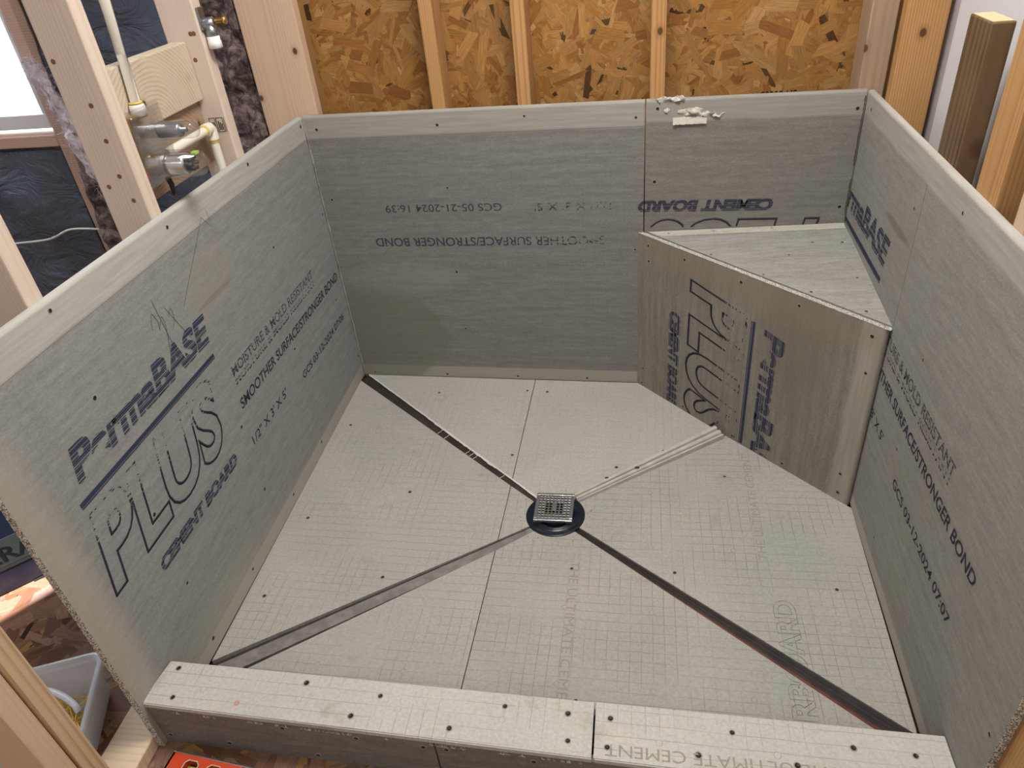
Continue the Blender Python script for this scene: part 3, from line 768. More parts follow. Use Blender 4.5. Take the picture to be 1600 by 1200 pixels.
def ragged(parent, x0, v0, v1, side, wmax, mat, seed, name='ragged_joint', z=.0009, thr=-1.0):
    bm = bmesh.new(); N = int((v1 - v0) / .003); prev = None; r = random.Random(seed)
    for i in range(N + 1):
        v = v0 + (v1 - v0) * i / N; k = noise.noise(Vector((v * 22, seed, 0)))
        if k < thr: prev = None; continue
        w_ = wmax * (.35 + .9 * max(0, k) + .35 * r.random())
        cur = (bm.verts.new((x0, v, z)), bm.verts.new((x0 + side * w_, v, z)))
        if prev: bm.faces.new((prev[0], cur[0], cur[1], prev[1]))
        prev = cur
    o = finish(name, bm, mat, parent); o['kind'] = 'stuff'; return o
M_pale = flat('pale_fibre', (.42, .40, .35), .95)
ragged(tb, .0025, .01, .90, 1, .0055, M_pale, 2)
ragged(tb, .0014, .01, .90, 1, .0022, M_dirt, 5, 'crack_line', .0013, -.15)
ragged(tb2, 1.5478, .57, .90, -1, .0035, M_dirt, 7, 'crack_line', .0009, -.25)
ragged(tr_, .0635, .57, .90, 1, .003, M_dirt, 11, 'crack_line', .0009, -.1)

# ------------------------------------------------------------------ bench
LB = .7975
tf = thing('bench_face_board', 'brownish cement board facing the corner bench, printed sideways', 'cement board', matrix=FN)
wall_panel(tf, [(.001, -.010), (.781, -.004), (.781, .531), (.0, .538)], M_bench, bev_edges=(1,), bev=.009)
rough_edge(tf, (-.004, .538), (.789, .5315), (0, 1), .0127, M_crumb_g, 6, depth=.0028)
cf = [((0, .0), (0, -1))]
ink(tf, 'CEMENT BOARD', (.135, .335), NV_, U_, .35, .046, INK_NB, cf, bold=.065, shear=.15)
ink(tf, 'PLUS', (.207, .462), NV_, U_, .465, .21, INK_NO, cf, outline=True, bold=.035, thick=.0125, shear=.20)
bm = bmesh.new(); box(bm, .432, .441, .002, .412, .0006, .0008); box(bm, .4275, .4297, .002, .412, .0006, .0008); finish('printed_bar', bm, ink_mat('ink_bar_bench', INK, .006, 'u', .75, .15), tf)
ink(tf, 'PermaBASE', (.468, .405), NV_, U_, .485, .070, INK_NL, cf, bold=.045, shear=.22)
screws(tf, [(0.042, 0.509), (0.045, 0.461), (0.185, 0.51), (0.382, 0.509), (0.559, 0.507), (0.751, 0.502), (0.755, 0.404), (0.748, 0.088), (0.752, 0.026), (0.58, 0.015), (0.405, 0.010), (0.028, 0.072), (0.024, 0.012), (0.208, 0.012)], 0, .95, 5)
# wisps of glass fibre at the far corner of the face board
bm = bmesh.new(); rnd = random.Random(3)
for k in range(9):
    p = [Vector((.001, .470 + rnd.uniform(-.01, .01), -.001))]
    for s in range(5): p.append(p[-1] + Vector((-rnd.uniform(.004, .008), rnd.uniform(-.004, .003), rnd.uniform(.0, .004))))
    tube(bm, p, .0004, 4)
finish('fibre_wisps', bm, M_white, tf)
ts = thing('bench_seat_board', 'triangular cement board forming the top of the corner bench', 'cement board')
z_f, z_b = .5355, .560
o3 = Vector((bu.y, -bu.x, 0))
def offp(p, d): return (p[0] - o3.x * d, p[1] - o3.y * d)
pa = offp((.990, -.042), .0135); pb = offp((1.536, -.606), .0135)
tri = [(pa[0] + .012, -.0405, z_f + .004), (pb[0] + .001, pb[1], z_f), (1.5475, -.062, z_b)]
bm = bmesh.new(); prism(bm, tri, -.0127, 0); finish('panel', bm, M_seat, ts)
bm = bmesh.new(); prism(bm, [(pa[0] + .012, -.0402, z_f + .0045), (pa[0] + .05, -.074, z_f + .0045), (1.546, -.096, z_b - .001), (1.5475, -.061, z_b + .0005)], .0, .0012); finish('edge_band', bm, M_seatband, ts)
def zs(x, y):  # height on the sloped seat
    a, b, c = [Vector(q) for q in tri]; n = (b - a).cross(c - a); return a.z - (n.x * (x - a.x) + n.y * (y - a.y)) / n.z
screws(ts, [(x, y, zs(x, y) + (.0014 if y > -.09 else .0002)) for x, y in [(1.072, -.058), (1.199, -.06), (1.357, -.064), (1.377, -.231), (1.447, -.166), (1.52, -.176), (1.515, -.369), (1.50, -.525), (1.18, -.205), (1.398, -.427), (1.30, -.33)]], 0, .8, 6)
ink_g = M_dirt
# ------------------------------------------------------------------ shower floor
DC = Vector((.768, -.664, -.012))
cBL, cBR, cFR, cFL = (.003, -.003, 0), (1.547, -.063, 0), (1.5215, -1.285, 0), (.025, -1.285, 0)
G = {'BL': [(.018, -.0035), (.003, -.045)], 'FL': [(.0255, -1.205), (.085, -1.283)], }
def fz(p): return p
def plane_z(a, b, x, y):
    a, b = Vector(a), Vector(b); n = (b - a).cross(DC - a); return a.z - (n.x * (x - a.x) + n.y * (y - a.y)) / n.z
def line(p, q, x): return p[1] + (q[1] - p[1]) * (x - p[0]) / (q[0] - p[0])
# drain clearance circle handled by the flange that covers the tips
sx_t, sx_b = .6355, .617          # the long seam running front to back
def seam_x(y): return sx_t + (sx_b - sx_t) * (-.05 - y) / 1.15
def ln2(p, q, r, s):
    p, q, r, s = map(Vector, (p, q, r, s)); d1 = q - p; d2 = s - r
    t = ((r.x - p.x) * d2.y - (r.y - p.y) * d2.x) / (d1.x * d2.y - d1.y * d2.x); v = p + d1 * t; return (v.x, v.y)
sT, sB = (seam_x(-.02), -.02), (seam_x(-1.285), -1.285)
BLu = ((.020, -.003), (.712, -.603)); BLl = ((.003, -.042), (.699, -.617))      # edges of the back-left joint
FLu = ((.0255, -1.196), (.711, -.706)); FLl = ((.025, -1.258), (.716, -.738))
FRu = ((1.519, -1.225), (.832, -.704)); FRl = ((1.508, -1.270), (.822, -.728))
BRu = ((1.222, -.281), (.815, -.595)); BRl = ((1.250, -.310), (.826, -.615))
def seam(e, off): return ln2(e[0], e[1], (sT[0] + off, sT[1]), (sB[0] + off, sB[1]))
h = .0012
topB = lambda x: -.0030 - .0386 * x
def TI(p, k=.28): return (p[0] + (.7665 - p[0]) * k, p[1] + (-.664 - p[1]) * k)
def fboard(poly, edge, mat, label, sc, txt=None):
    t_ = thing('floor_board', label, 'cement board')
    pts = [(x, y, plane_z(edge[0], edge[1], x, y)) for x, y in poly]
    bm = bmesh.new(); prism(bm, pts, -.0127, 0); o = finish('panel', bm, mat, t_)
    screws(t_, [(x, y, plane_z(edge[0], edge[1], x, y)) for x, y in sc], 0, .95, len(sc))
    if txt: txt(t_, lambda x, y: plane_z(edge[0], edge[1], x, y))
    return t_
eB, eR, eF, eL = (cBL, cBR), (cBR, cFR), (cFR, cFL), (cFL, cBL)
fboard([BLu[0], seam(BLu, -h), (sT[0] - h, topB(sT[0]))], eB, M_f3, 'wedge of floor board along the back wall, left of the long seam', [(.616, -.092), (.309, -.11), (.612, -.424)])
fboard([(sT[0] + h, topB(sT[0])), seam(BLu, h), TI(BLu[1]), TI(BRu[1]), BRu[0], (.9865, -.041)], eB, M_f3, 'floor board between the long seam and the white ridged strip', [(.685, -.098), (.927, -.466)])
fboard([(.0012, -.042), (.0212, -1.192), seam(FLu, -h), seam(BLl, -h)], eL, M_f1, 'large triangular floor board against the left wall board', [(.052, -.302), (.337, -.604), (.065, -1.002), (.072, -.728), (.35, -.918)])
fboard([seam(BLl, h), seam(FLu, h), TI(FLu[1]), TI(BLl[1])], eL, M_f1, 'tiny floor board sliver left of the drain past the long seam', [])
def emb(t_, zf, s, start, rd, up, L, H, outline=False, clip=None):
    o = ink(t_, s, start, rd, up, L, H, M_emb, clip=clip, z=.0, name='embossed_lettering', **(dict(outline=True, bold=.03, thick=.007) if outline else dict()))
    for v in o.data.vertices: v.co.z = zf(v.co.x, v.co.y) + .0006
M_emb = ink_mat('embossing', (.34, .32, .275), .004, 'v', 1.0, .62)
def txtF(t_, zf): emb(t_, zf, 'THE ULTIMATE CEMENT', (.823, -.83), (0, -1), (1, 0), .44, .022); emb(t_, zf, 'RBOARD', (1.345, -1.215), (0, 1), (-1, 0), .295, .05, True, [(FRl[0], (.604, .797))])
fboard([(.0255, -1.270), (.0255, -1.283), (sB[0] - h, -1.283), seam(FLl, -h)], eF, M_f1, 'floor board between the wide grey joint strip and the long seam, behind the curb', [])
fboard([seam(FLl, h), (sB[0] + h, -1.283), (1.500, -1.283), FRl[0], TI(FRl[1]), TI(FLl[1])], eF, M_f2, 'large front floor board between the long seam and the black joint strip', [(.827, -.854), (.864, -1.214), (1.065, -1.218)], txtF)
def txtR(t_, zf):
    emb(t_, zf, 'THE ULTIMATE CEMENT', (1.305, -.80), (0, 1), (-1, 0), .40, .022)
    emb(t_, zf, 'BOARD', (1.345, -1.155), (0, 1), (-1, 0), .235, .05, True, [(FRu[0], (-.604, -.797))])
fboard([TI(BRl[1]), BRl[0], (1.538, -.609), (1.5205, -1.215), FRu[0], TI(FRu[1])], eR, M_f2, 'large floor board between the ridged strip and the right wall board', [(1.229, -.496), (1.079, -.851), (1.446, -.881), (1.103, -.74)][:3], txtR)
# tan speck
# joint strips
def strip_mat(name, a, b, rough=.6):
    t = NT(name); t.rough(rough); t.base(t.mix(t.ss(t.noise(t.coord((1, 1, 1)), 26, 5, .65), .35, .7), a, b)); t.bump(t.noise(t.coord(), 240, 3), .2, .0008); return t.m
M_gs = strip_mat('grey_strip', (.165, .16, .15), (.26, .25, .235)); M_ds = strip_mat('dark_joint', (.022, .018, .015), (.046, .037, .031))
M_bs = strip_mat('black_joint', (.012, .010, .009), (.028, .022, .020), .5); M_rb = strip_mat('red_brown_side', (.085, .018, .010), (.15, .04, .02))
M_ls = strip_mat('ridged_strip', (.46, .445, .41), (.56, .54, .50)); M_fr = strip_mat('frayed_skin', (.60, .58, .53), (.70, .68, .63))
def wedge(name, label, L0, L1, R0, R1, z0, z1, mat, off=0.0, cat='joint strip', th=.010):
    """tapered strip between two floor edges; z0 outer, z1 drain end"""
    t_ = thing(name, label, cat)
    bm = bmesh.new(); prism(bm, [(*L0, z0), (*L1, z1), (*R1, z1), (*R0, z0)], -th, off); finish('strip', bm, mat, t_); return t_
def inset(p, q, d):  # move segment sideways by d
    p, q = Vector(p), Vector(q); n = Vector((-(q - p).y, (q - p).x)).normalized() * d; return tuple(p + n), tuple(q + n)
def shrink(e, f, k=.03):
    (p0, p1), (q0, q1) = e, f
    m0 = lambda a, b: (a[0] + (b[0] - a[0]) * k, a[1] + (b[1] - a[1]) * k)
    return m0(p0, q0), m0(p1, q1), m0(q0, p0), m0(q1, p1)
L0, L1, R0, R1 = shrink(BLu, BLl)
t1 = wedge('joint_strip', 'dark brown floor joint strip from the left back corner, its edge frayed white', L0, L1, R0, R1, -.004, -.015, M_ds)
# frayed white skin along its upper edge
rnd = random.Random(12); bm = bmesh.new(); N = 140; prev = None
for i in range(N + 1):
    k = i / N; p = Vector(BLu[0]).lerp(Vector(BLu[1]), k); d = (Vector(BLu[1]) - Vector(BLu[0])).normalized(); n = Vector((d.y, -d.x))
    if n.dot(Vector(BLl[0]) - Vector(BLu[0])) < 0: n = -n
    wd = (.0025 + .004 * max(0, noise.noise(Vector((i * .21, 3, 0)))) + .0012 * rnd.random()) * (1.6 if .45 < k < .8 else 1)
    z = plane_z(eB[0], eB[1], p.x, p.y)
    cur = (bm.verts.new((p.x - n.x * .002, p.y - n.y * .002, z + .0009)), bm.verts.new((p.x + n.x * wd, p.y + n.y * wd, z + .0002)))
    if prev: bm.faces.new((prev[0], cur[0], cur[1], prev[1]))
    prev = cur
finish('frayed_edge', bm, M_fr, t1)
bm = bmesh.new()
for k in (.50, .54, .66, .68, .70, .84):
    p = Vector(L0).lerp(Vector(L1), k); q = Vector(R0).lerp(Vector(R1), k); z = -.004 - .011 * k + .0008
    tube(bm, [(*p, z), (*(p.lerp(q, .5) + Vector((.004, 0))), z + .001), (*p.lerp(q, .9), z)], .0010, 5)
finish('fibre_threads', bm, M_fr, t1)['kind'] = 'stuff'
# front-left grey
mid0 = (.0255, -1.209); mid1 = (.7115, -.712)
L0, L1, R0, R1 = shrink((mid0, mid1), FLl, .02)
t2 = wedge('joint_strip', 'wide flat grey floor joint strip from the left end of the curb to the drain', L0, L1, R0, R1, -.0015, -.0125, M_gs)
bm = bmesh.new(); prism(bm, [(*FLu[0], -.006), (*FLu[1], -.016), (*mid1, -.016), (*mid0, -.006)], -.006, 0); finish('dark_gap', bm, M_ds, t2)
# front-right black with red brown side
qa, qb = (1.5112, -1.258), (.8242, -.723)
L0, L1, R0, R1 = shrink(FRu, (qa, qb), .02)
t3 = wedge('joint_strip', 'black red-sided floor joint strip from the drain to the right curb end', L0, L1, R0, R1, -.0045, -.0155, M_bs)
bm = bmesh.new(); prism(bm, [(*qa, -.006), (*qb, -.016), (FRl[1][0], FRl[1][1], -.016), (FRl[0][0], FRl[0][1], -.006)], -.006, .0025); finish('red_brown_side', bm, M_rb, t3)
ra, rb = Vector(FRu[0]), Vector(FRu[1]); rc, rd_ = Vector(qa), Vector(qb)
bm = bmesh.new()
for k in (.30, .62):
    p = ra.lerp(rc, k); q = rb.lerp(rd_, k); tube(bm, [(p.x, p.y, -.0042), (q.x, q.y, -.0152)], .0012, 6)
finish('raised_rib', bm, M_bs, t3)
# white ridged strip
t4 = thing('ridged_joint_strip', 'cement-white ridged joint strip from the drain to the bench', 'joint strip')
bm = bmesh.new(); A0, A1 = Vector((1.2415, -.327, 0)), Vector((1.214, -.291, 0))
B0, B1 = Vector((.826, -.616, -.012)), Vector((.813, -.596, -.012))
prof = [(0, -.008), (0, .011), (.03, .0125), (.12, .0125), (.16, .006), (.22, .006), (.26, .014), (.34, .017), (.48, .017), (.54, .008), (.62, .008), (.67, .018), (.76, .021), (.90, .021), (.97, .018), (1, .012), (1, -.008)]
r0 = [bm.verts.new(A0.lerp(A1, k) + Vector((0, 0, z_))) for k, z_ in prof]; r1 = [bm.verts.new(B0.lerp(B1, k) + Vector((0, 0, z_ * .8))) for k, z_ in prof]
for i in range(len(prof) - 1): bm.faces.new((r0[i], r0[i + 1], r1[i + 1], r1[i]))
bm.faces.new(r0); bm.faces.new(r1[::-1]); finish('strip', bm, M_ls, t4)
for k, j, r in ((.41, .5, .0045), (.62, .95, .003), (.22, .95, .004), (.80, .9, .0025)):
    bm = bmesh.new(); p = B0.lerp(A0, k).lerp(B1.lerp(A1, k), j); ret = bmesh.ops.create_icosphere(bm, subdivisions=2, radius=r)
    for v in ret['verts']: v.co = Vector((v.co.x * 1.5, v.co.y, v.co.z * .5)) + p + Vector((0, 0, .017)) + Vector((noise.noise(v.co * 900), 0, 0)) * .001
    finish('dark_chip', bm, M_dirt, t4)

# ------------------------------------------------------------------ drain
dr = thing('shower_drain', 'square chrome drain grate on a round dark blue flange', 'drain', (.7645, -.6575, -.0085))
bm = bmesh.new(); lathe(bm, [(.0805, -.008), (.0805, .0000), (.079, .0012), (.073, .0014), (.070, .0006), (.060, .0006), (.058, .0045), (.052, .0052), (.050, .0005), (.044, -.001), (.044, -.03)], 64)
bmesh.ops.translate(bm, verts=bm.verts, vec=(.003, -.010, 0)); finish('flange', bm, M_navy, dr, smooth=True)
bm = bmesh.new(); lathe(bm, [(.046, -.03), (.046, .010), (.0425, .012), (.041, .012), (.041, -.028)], 48); finish('threaded_collar', bm, M_blackpl, dr)
bm = bmesh.new(); lathe(bm, [(0, -.032), (.045, -.032)], 32); finish('drain_throat', bm, M_rb, dr)
gz = .0205; hs = .0525
bm = bmesh.new()
fr_o = [(-hs, -hs), (hs, -hs), (hs, hs), (-hs, hs)]; hi = .0445
for (x0, x1, y0, y1) in ((-hs, hs, -hs, -hi), (-hs, hs, hi, hs), (-hs, -hi, -hi, hi), (hi, hs, -hi, hi)):
    box(bm, x0, x1, y0, y1, gz - .0085, gz, bev=.0012, seg=2)
finish('grate_frame', bm, M_chrome, dr)
bm = bmesh.new(); pit = 2 * hi / 9
for i in range(10):
    c = -hi + pit * i
    box(bm, c - .0014, c + .0014, -hi, hi, gz - .004, gz - .0006)
    box(bm, -hi, hi, c - .0014, c + .0014, gz - .004, gz - .0007)
box(bm, -pit * .5, pit * .5, -pit * 1.5, pit * 1.5, gz - .005, gz - .0005)
finish('grate_bars', bm, M_chrome, dr)
bm = bmesh.new()
for i in range(9):
    for j in range(9):
        if i == 4 and 3 <= j <= 5: continue
        if (i - 4) ** 2 + (j - 4) ** 2 < 9: continue
        cx, cy = (i - 4) * pit, (j - 4) * pit
        vs = [bm.verts.new(p) for p in ((cx - .0032, cy + .0032, gz - .0045), (cx + .0032, cy + .0032, gz - .0045), (cx + .0032, cy - .0032, gz - .012), (cx - .0032, cy - .0032, gz - .012))]
        bm.faces.new(vs)
finish('deflector_fins', bm, M_chrome, dr)
# debris around the flange
rnd = random.Random(21); bm = bmesh.new()
for i in range(170):
    a = rnd.uniform(0, 6.283); r = rnd.uniform(.086, .108); x, y = .7675 + r * math.cos(a), -.6715 + r * math.sin(a)
    if noise.noise(Vector((x * 40, y * 40, 0))) < .02: continue
    s = rnd.uniform(.0004, .0013); z = -.0105 + (r - .08) * .02
    ret = bmesh.ops.create_icosphere(bm, subdivisions=1, radius=s)
    for v in ret['verts']: v.co = Vector((v.co.x * 1.6, v.co.y, v.co.z * .5)) + Vector((x, y, z))
tag(finish('cement_debris', bm, M_dirt), 'loose dark cement crumbs scattered around the drain flange', 'debris', kind='stuff')

# ------------------------------------------------------------------ curb
def cz(x): return .141 - (x - .02) * .0195
def curb_top(x0, x1, yf0, yf1, yb0, yb1, label, sc, txt=False, dz=0):
    t_ = thing('curb_top_board', label, 'cement board', (x0, yf0, 0))
    bm = bmesh.new(); prism(bm, [(0, 0, cz(x0) + dz), (x1 - x0, yf1 - yf0, cz(x1) + dz), (x1 - x0, yb1 - yf0, cz(x1) + dz), (yb0 * 0 + XB(x0) - x0, yb0 - yf0, cz(x0) + dz)], -.0127, 0)
    bmesh.ops.bevel(bm, geom=[e for e in bm.edges if all(v.co.z > cz(x1) - .004 for v in e.verts) and abs(e.verts[0].co.y - e.verts[1].co.y) < .03], offset=.002, segments=2, affect='EDGES')
    finish('panel', bm, M_curb, t_)
    screws(t_, [(x - x0, y - yf0, cz(x) + dz + .0003) for x, y in sc], 0, 1.15, 7)
    if txt:
        o = ink(t_, 'THE ULTIMATE CEMENT', (.42, .030), NU_, NV_, .40, .022, M_emb, name='embossed_lettering')
        for v in o.data.vertices: v.co.z = cz(v.co.x + x0) + dz + .0006
    return t_
def XB(x0): return x0 + .013 if x0 < .1 else x0
curb_top(.0165, .9095, -1.3845, -1.398, -1.287, -1.2885, 'left top board of the curb with gridded face and a chipped screw hole',
         [(.055, -1.303), (.078, -1.366), (.338, -1.308), (.496, -1.320), (.451, -1.366), (.645, -1.370), (.742, -1.316), (.862, -1.318), (.866, -1.370)])
curb_top(.9135, 1.521, -1.3985, -1.406, -1.2885, -1.290, 'right top board of the curb, past the butt joint',
         [(.941, -1.320), (.937, -1.375), (1.096, -1.372), (1.158, -1.324), (1.262, -1.372), (1.362, -1.330), (1.462, -1.333)], True, .0012)
def curb_front(x0, x1, label, sc, h0, h1):
    t_ = thing('curb_front_board', label, 'cement board', (x0, 0, 0))
    yf = lambda x: -1.3825 - .0145 * (x - .0) 
    bm = bmesh.new(); q = []
    for x, hh in ((x0, h0), (x1, h1)):
        for y in (yf(x), yf(x) + .0127):
            for z in (.001, hh): q.append(bm.verts.new((x - x0, y, z)))
    # q: 0 f-lo,1 f-hi,2 b-lo,3 b-hi | 4..7
    for f in ((0, 4, 5, 1), (2, 3, 7, 6), (1, 5, 7, 3), (0, 2, 6, 4), (0, 1, 3, 2), (4, 6, 7, 5)): bm.faces.new([q[i] for i in f])
    finish('panel', bm, M_curbface, t_)
    for x, z in sc:
        o = bpy.data.objects.new('screw', SCREW); C.objects.link(o); o.parent = t_
        o.location = (x - x0, yf(x) - .0002, z); o.rotation_euler = (math.pi / 2, 0, 0)
    return t_
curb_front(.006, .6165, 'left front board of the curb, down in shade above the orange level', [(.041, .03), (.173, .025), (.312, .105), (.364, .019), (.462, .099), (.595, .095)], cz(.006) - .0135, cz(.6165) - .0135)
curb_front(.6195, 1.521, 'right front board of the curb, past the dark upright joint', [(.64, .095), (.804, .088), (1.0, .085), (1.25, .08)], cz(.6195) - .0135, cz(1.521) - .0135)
bm = bmesh.new(); q = []
prism(bm, [(.032, -1.288, .118), (1.520, -1.2915, .090), (1.520, -1.304, .090), (.032, -1.3007, .118)], -.115, 0)
tag(finish('curb_inner_board', bm, M_curbface), 'inner cement board strip of the curb facing the drain', 'cement board')
# pale fibre fringe along the front lip, and the chipped hole
fringe = thing('glass_fibre_fringe', 'broken glass fibre threads along the front lip of the curb', 'fibre', (.03, -1.386, .12))
bm = bmesh.new(); rnd = random.Random(31)
for i in range(150):
    x = rnd.uniform(0, .88); 
    if noise.noise(Vector((x * 14, 0, 2))) < -.05: continue
    z = cz(x + .03) - .0135 - .12; y = -.0145 * x - .0005
    p = [Vector((x, y, z + .001)), Vector((x + rnd.uniform(-.004, .004), y - .0015, z - rnd.uniform(.001, .003))), Vector((x + rnd.uniform(-.006, .006), y - .0012, z - rnd.uniform(.002, .006)))]
    tube(bm, p, .00028, 3, cap=False)
finish('threads', bm, M_white, fringe)['kind'] = 'stuff'
M_pink = flat('raw_pink_core', (.50, .30, .25), .9)
bm = bmesh.new(); ret = bmesh.ops.create_icosphere(bm, subdivisions=3, radius=.0055)
for v in ret['verts']: v.co = Vector((v.co.x * 1.1, v.co.y, v.co.z * .22)); v.co += Vector((noise.noise(v.co * 300), noise.noise(v.co * 300 + Vector((3, 0, 0))), 0)) * .003
ck = finish('chipped_flake', bm, M_pink, matrix=Matrix.Translation((.215, -1.3635, cz(.215) + .0006)))
tag(ck, 'small pinkish chip of board on the left part of the curb', 'chip')
bm = bmesh.new(); ret = bmesh.ops.create_icosphere(bm, subdivisions=2, radius=.0038)
for v in ret['verts']: v.co.z *= .3
tag(finish('tan_crumb', bm, M_yellow, matrix=Matrix.Translation((1.103, -.645, -.0075))), 'tiny yellowish crumb on the floor board right of the drain', 'crumb')

# ------------------------------------------------------------------ plumbing in the left wall bay
def LPt(u, v, w): return FL @ Vector((u, v, w))
rp = thing('riser_pipe', 'tall cream plastic pipe rising from the valve', 'pipe', tuple(LPt(.722, 1.105, -.040)))
o_ = rp.location.copy()
bm = bmesh.new(); tube(bm, [Vector((0, 0, 0)), Vector((.0, .02, .20)), Vector((-.0, .03, 1.3))], .0105, 18); finish('pipe', bm, M_cream, rp)
bm = bmesh.new(); lathe(bm, [(.0105, .0), (.015, .002), (.016, .006), (.016, .022), (.014, .026), (.0105, .027)], 24, Matrix.Translation((0, 0, -.018))); finish('socket', bm, M_white, rp)
bm = bmesh.new(); lathe(bm, [(.0105, 0), (.0135, .001), (.0135, .004), (.0105, .005)], 20, Matrix.Translation((0, 0, .0085))); finish('glue_ring', bm, M_yellow, rp)
ep = thing('elbow_pipe', 'cream pipe run with an elbow turning down beside the stud', 'pipe', tuple(LPt(.963, 1.0, -.040)))
yv = FL.col[0].to_3d()
bm = bmesh.new(); tube(bm, [yv * -.20, yv * -.018], .0105, 18); tube(bm, [Vector((0, 0, -.018)), Vector((0, 0, -.9))], .0105, 18); finish('pipe', bm, M_cream, ep)
bm = bmesh.new(); tube(bm, [yv * -.026, yv * -.012, yv * -.004 + Vector((0, 0, .000)), Vector((0, 0, -.005)), Vector((0, 0, -.013)), Vector((0, 0, -.026))], .0148, 18); finish('elbow', bm, M_cream, ep)
bm = bmesh.new(); tube(bm, [yv * -.031, yv * -.026], .0125, 16); tube(bm, [Vector((0, 0, -.026)), Vector((0, 0, -.032))], .0125, 16); finish('glue_ring', bm, M_yellow, ep)

vv = thing('shower_valve', 'shower valve body in a clear plastic cover with two clear caps', 'valve', tuple(LPt(.695, 1.04, -.025)))
xN = Vector((1, .017, 0))
def rbox(bm, c, sx, sy, sz, bev=.004, mi=0): box(bm, c[0] - sx / 2, c[0] + sx / 2, c[1] - sy / 2, c[1] + sy / 2, c[2] - sz / 2, c[2] + sz / 2, mi, bev, 3)
bm = bmesh.new(); rbox(bm, (-.012, .0, 0), .050, .088, .125); rbox(bm, (.014, .0, 0), .003, .112, .150, .001); finish('clear_cover', bm, M_clear, vv)
bm = bmesh.new(); rbox(bm, (.0165, .0, .0), .002, .100, .138, .0008)
finish('face_plate', bm, M_clear, vv)
bm = bmesh.new(); lathe(bm, [(0, 0), (.013, 0), (.013, .035), (.0, .035)], 24, axisM((-.03, -.008, -.03), (1, 0, 0)))
rbox(bm, (-.018, -.004, .028), .028, .030, .060, .008); lathe(bm, [(.012, -.02), (.016, -.01), (.016, .02), (.010, .04), (0, .04)], 20, axisM((-.018, -.008, -.025), (0, 0, 1))); finish('brass_body', bm, M_brass, vv)
bm = bmesh.new(); lathe(bm, [(0, 0), (.0145, 0), (.0145, .002), (.0145, .046), (.012, .050), (.005, .051), (.005, .062), (0, .062)], 28, axisM((.014, .030, .018), (1, 0, 0))); finish('diverter_stem', bm, M_zinc, vv)
bm = bmesh.new(); lathe(bm, [(.019, 0), (.018, .07), (.016, .080), (.0, .082)], 28, axisM((.016, .030, .018), (1, 0, 0))); finish('clear_cap', bm, M_clear, vv, True)
bm = bmesh.new(); lathe(bm, [(0, 0), (.024, 0), (.024, .010), (.0225, .012), (.0225, .040), (.019, .044), (.0, .044)], 32, axisM((.014, .022, -.050), (1, 0, 0))); finish('cartridge', bm, M_chrome, vv)
bm = bmesh.new()
for k in range(6):
    a = k * math.pi / 3; lathe(bm, [(0, 0), (.0045, 0), (.0045, .016), (0, .016)], 8, axisM((.058, .022 + .011 * math.cos(a), -.050 + .011 * math.sin(a)), (1, 0, 0)))
finish('cartridge_socket', bm, M_blackpl, vv)
bm = bmesh.new(); lathe(bm, [(.030, 0), (.030, .03), (.027, .032), (.026, .072), (.0, .074)], 32, axisM((.016, .022, -.050), (1, 0, 0))); finish('clear_cap', bm, M_clear, vv, True)
bm = bmesh.new(); rbox(bm, (.076, .030, -.030), .012, .014, .006, .001); finish('green_clip', bm, M_green, vv)
bm = bmesh.new(); lathe(bm, [(.013, 0), (.021, 0), (.021, .008), (.013, .008)], 28, axisM((-.030, -.028, -.058), (.7, -.7, 0))); finish('red_ring', bm, M_red, vv)
bm = bmesh.new(); lathe(bm, [(0, -.004), (.0125, -.004), (.0125, .012), (0, .012)], 20, axisM((-.030, -.028, -.058), (.7, -.7, 0))); finish('white_plug', bm, M_white, vv)
bm = bmesh.new(); tube(bm, [Vector((0, .02, -.075)), Vector((.004, .02, -.092)), Vector((0, .022, -.115))], [.006, .006, .003], 10); finish('dark_strap', bm, M_blackpl, vv)

de = thing('drop_ear_fitting', 'grey drop-ear elbow with brass stub and white collar, screwed to the stud face', 'fitting', tuple(LPt(1.022, 1.215, -.013)))
bm = bmesh.new(); rbox(bm, (.003, 0, .012), .005, .026, .048, .002); lathe(bm, [(0, 0), (.014, 0), (.014, .026), (.011, .028), (0, .028)], 20, axisM((.0, 0, 0), (1, .3, 0))); lathe(bm, [(0, 0), (.013, 0), (.013, .030), (0, .030)], 20, axisM((.016, .003, -.002), (0, 0, -1))); finish('body', bm, M_zinc, de)
bm = bmesh.new(); lathe(bm, [(0, 0), (.0075, 0), (.0075, .018), (.009, .018), (.009, .026), (0, .026)], 18, axisM((.028, .008, .004), (1, .3, 0))); finish('brass_stub', bm, M_brass, de)
bm = bmesh.new(); lathe(bm, [(0, 0), (.0145, 0), (.0145, .010), (.0155, .011), (.0155, .024), (.011, .026), (0, .026)], 20, axisM((.016, .003, -.026), (0, 0, -1))); finish('white_collar', bm, M_white, de)
# black grade stamp on the fitting stud
gs = bpy.data.objects.new('grade_stamp', None)
FSt = frame(LPt(1.003, .98, -.060), xN, (0, -1, 0))   # stud side facing the camera: x toward room, y up
M_stamp = ink_mat('stamp_ink', (.02, .02, .022), .004, 'v', 1.0, .3)
st_root = B_
bm = bmesh.new()
def frm(x0, x1, y0, y1, t=.0012):
    for r in ((x0, x1, y0, y0 + t), (x0, x1, y1 - t, y1), (x0, x0 + t, y0, y1), (x1 - t, x1, y0, y1)): box(bm, r[0], r[1], r[2], r[3], .0005, .0007)
frm(.001, .017, .0, .034); frm(.019, .037, .0, .034)
for i in range(3): box(bm, .005 + i * .0035, .0068 + i * .0035, .006 + i * .004, .024, .0005, .0007); box(bm, .023 + i * .004, .0252 + i * .004, .005, .026 - i * .003, .0005, .0007)
box(bm, .0395, .0405, 0, .034, .0005, .0007)
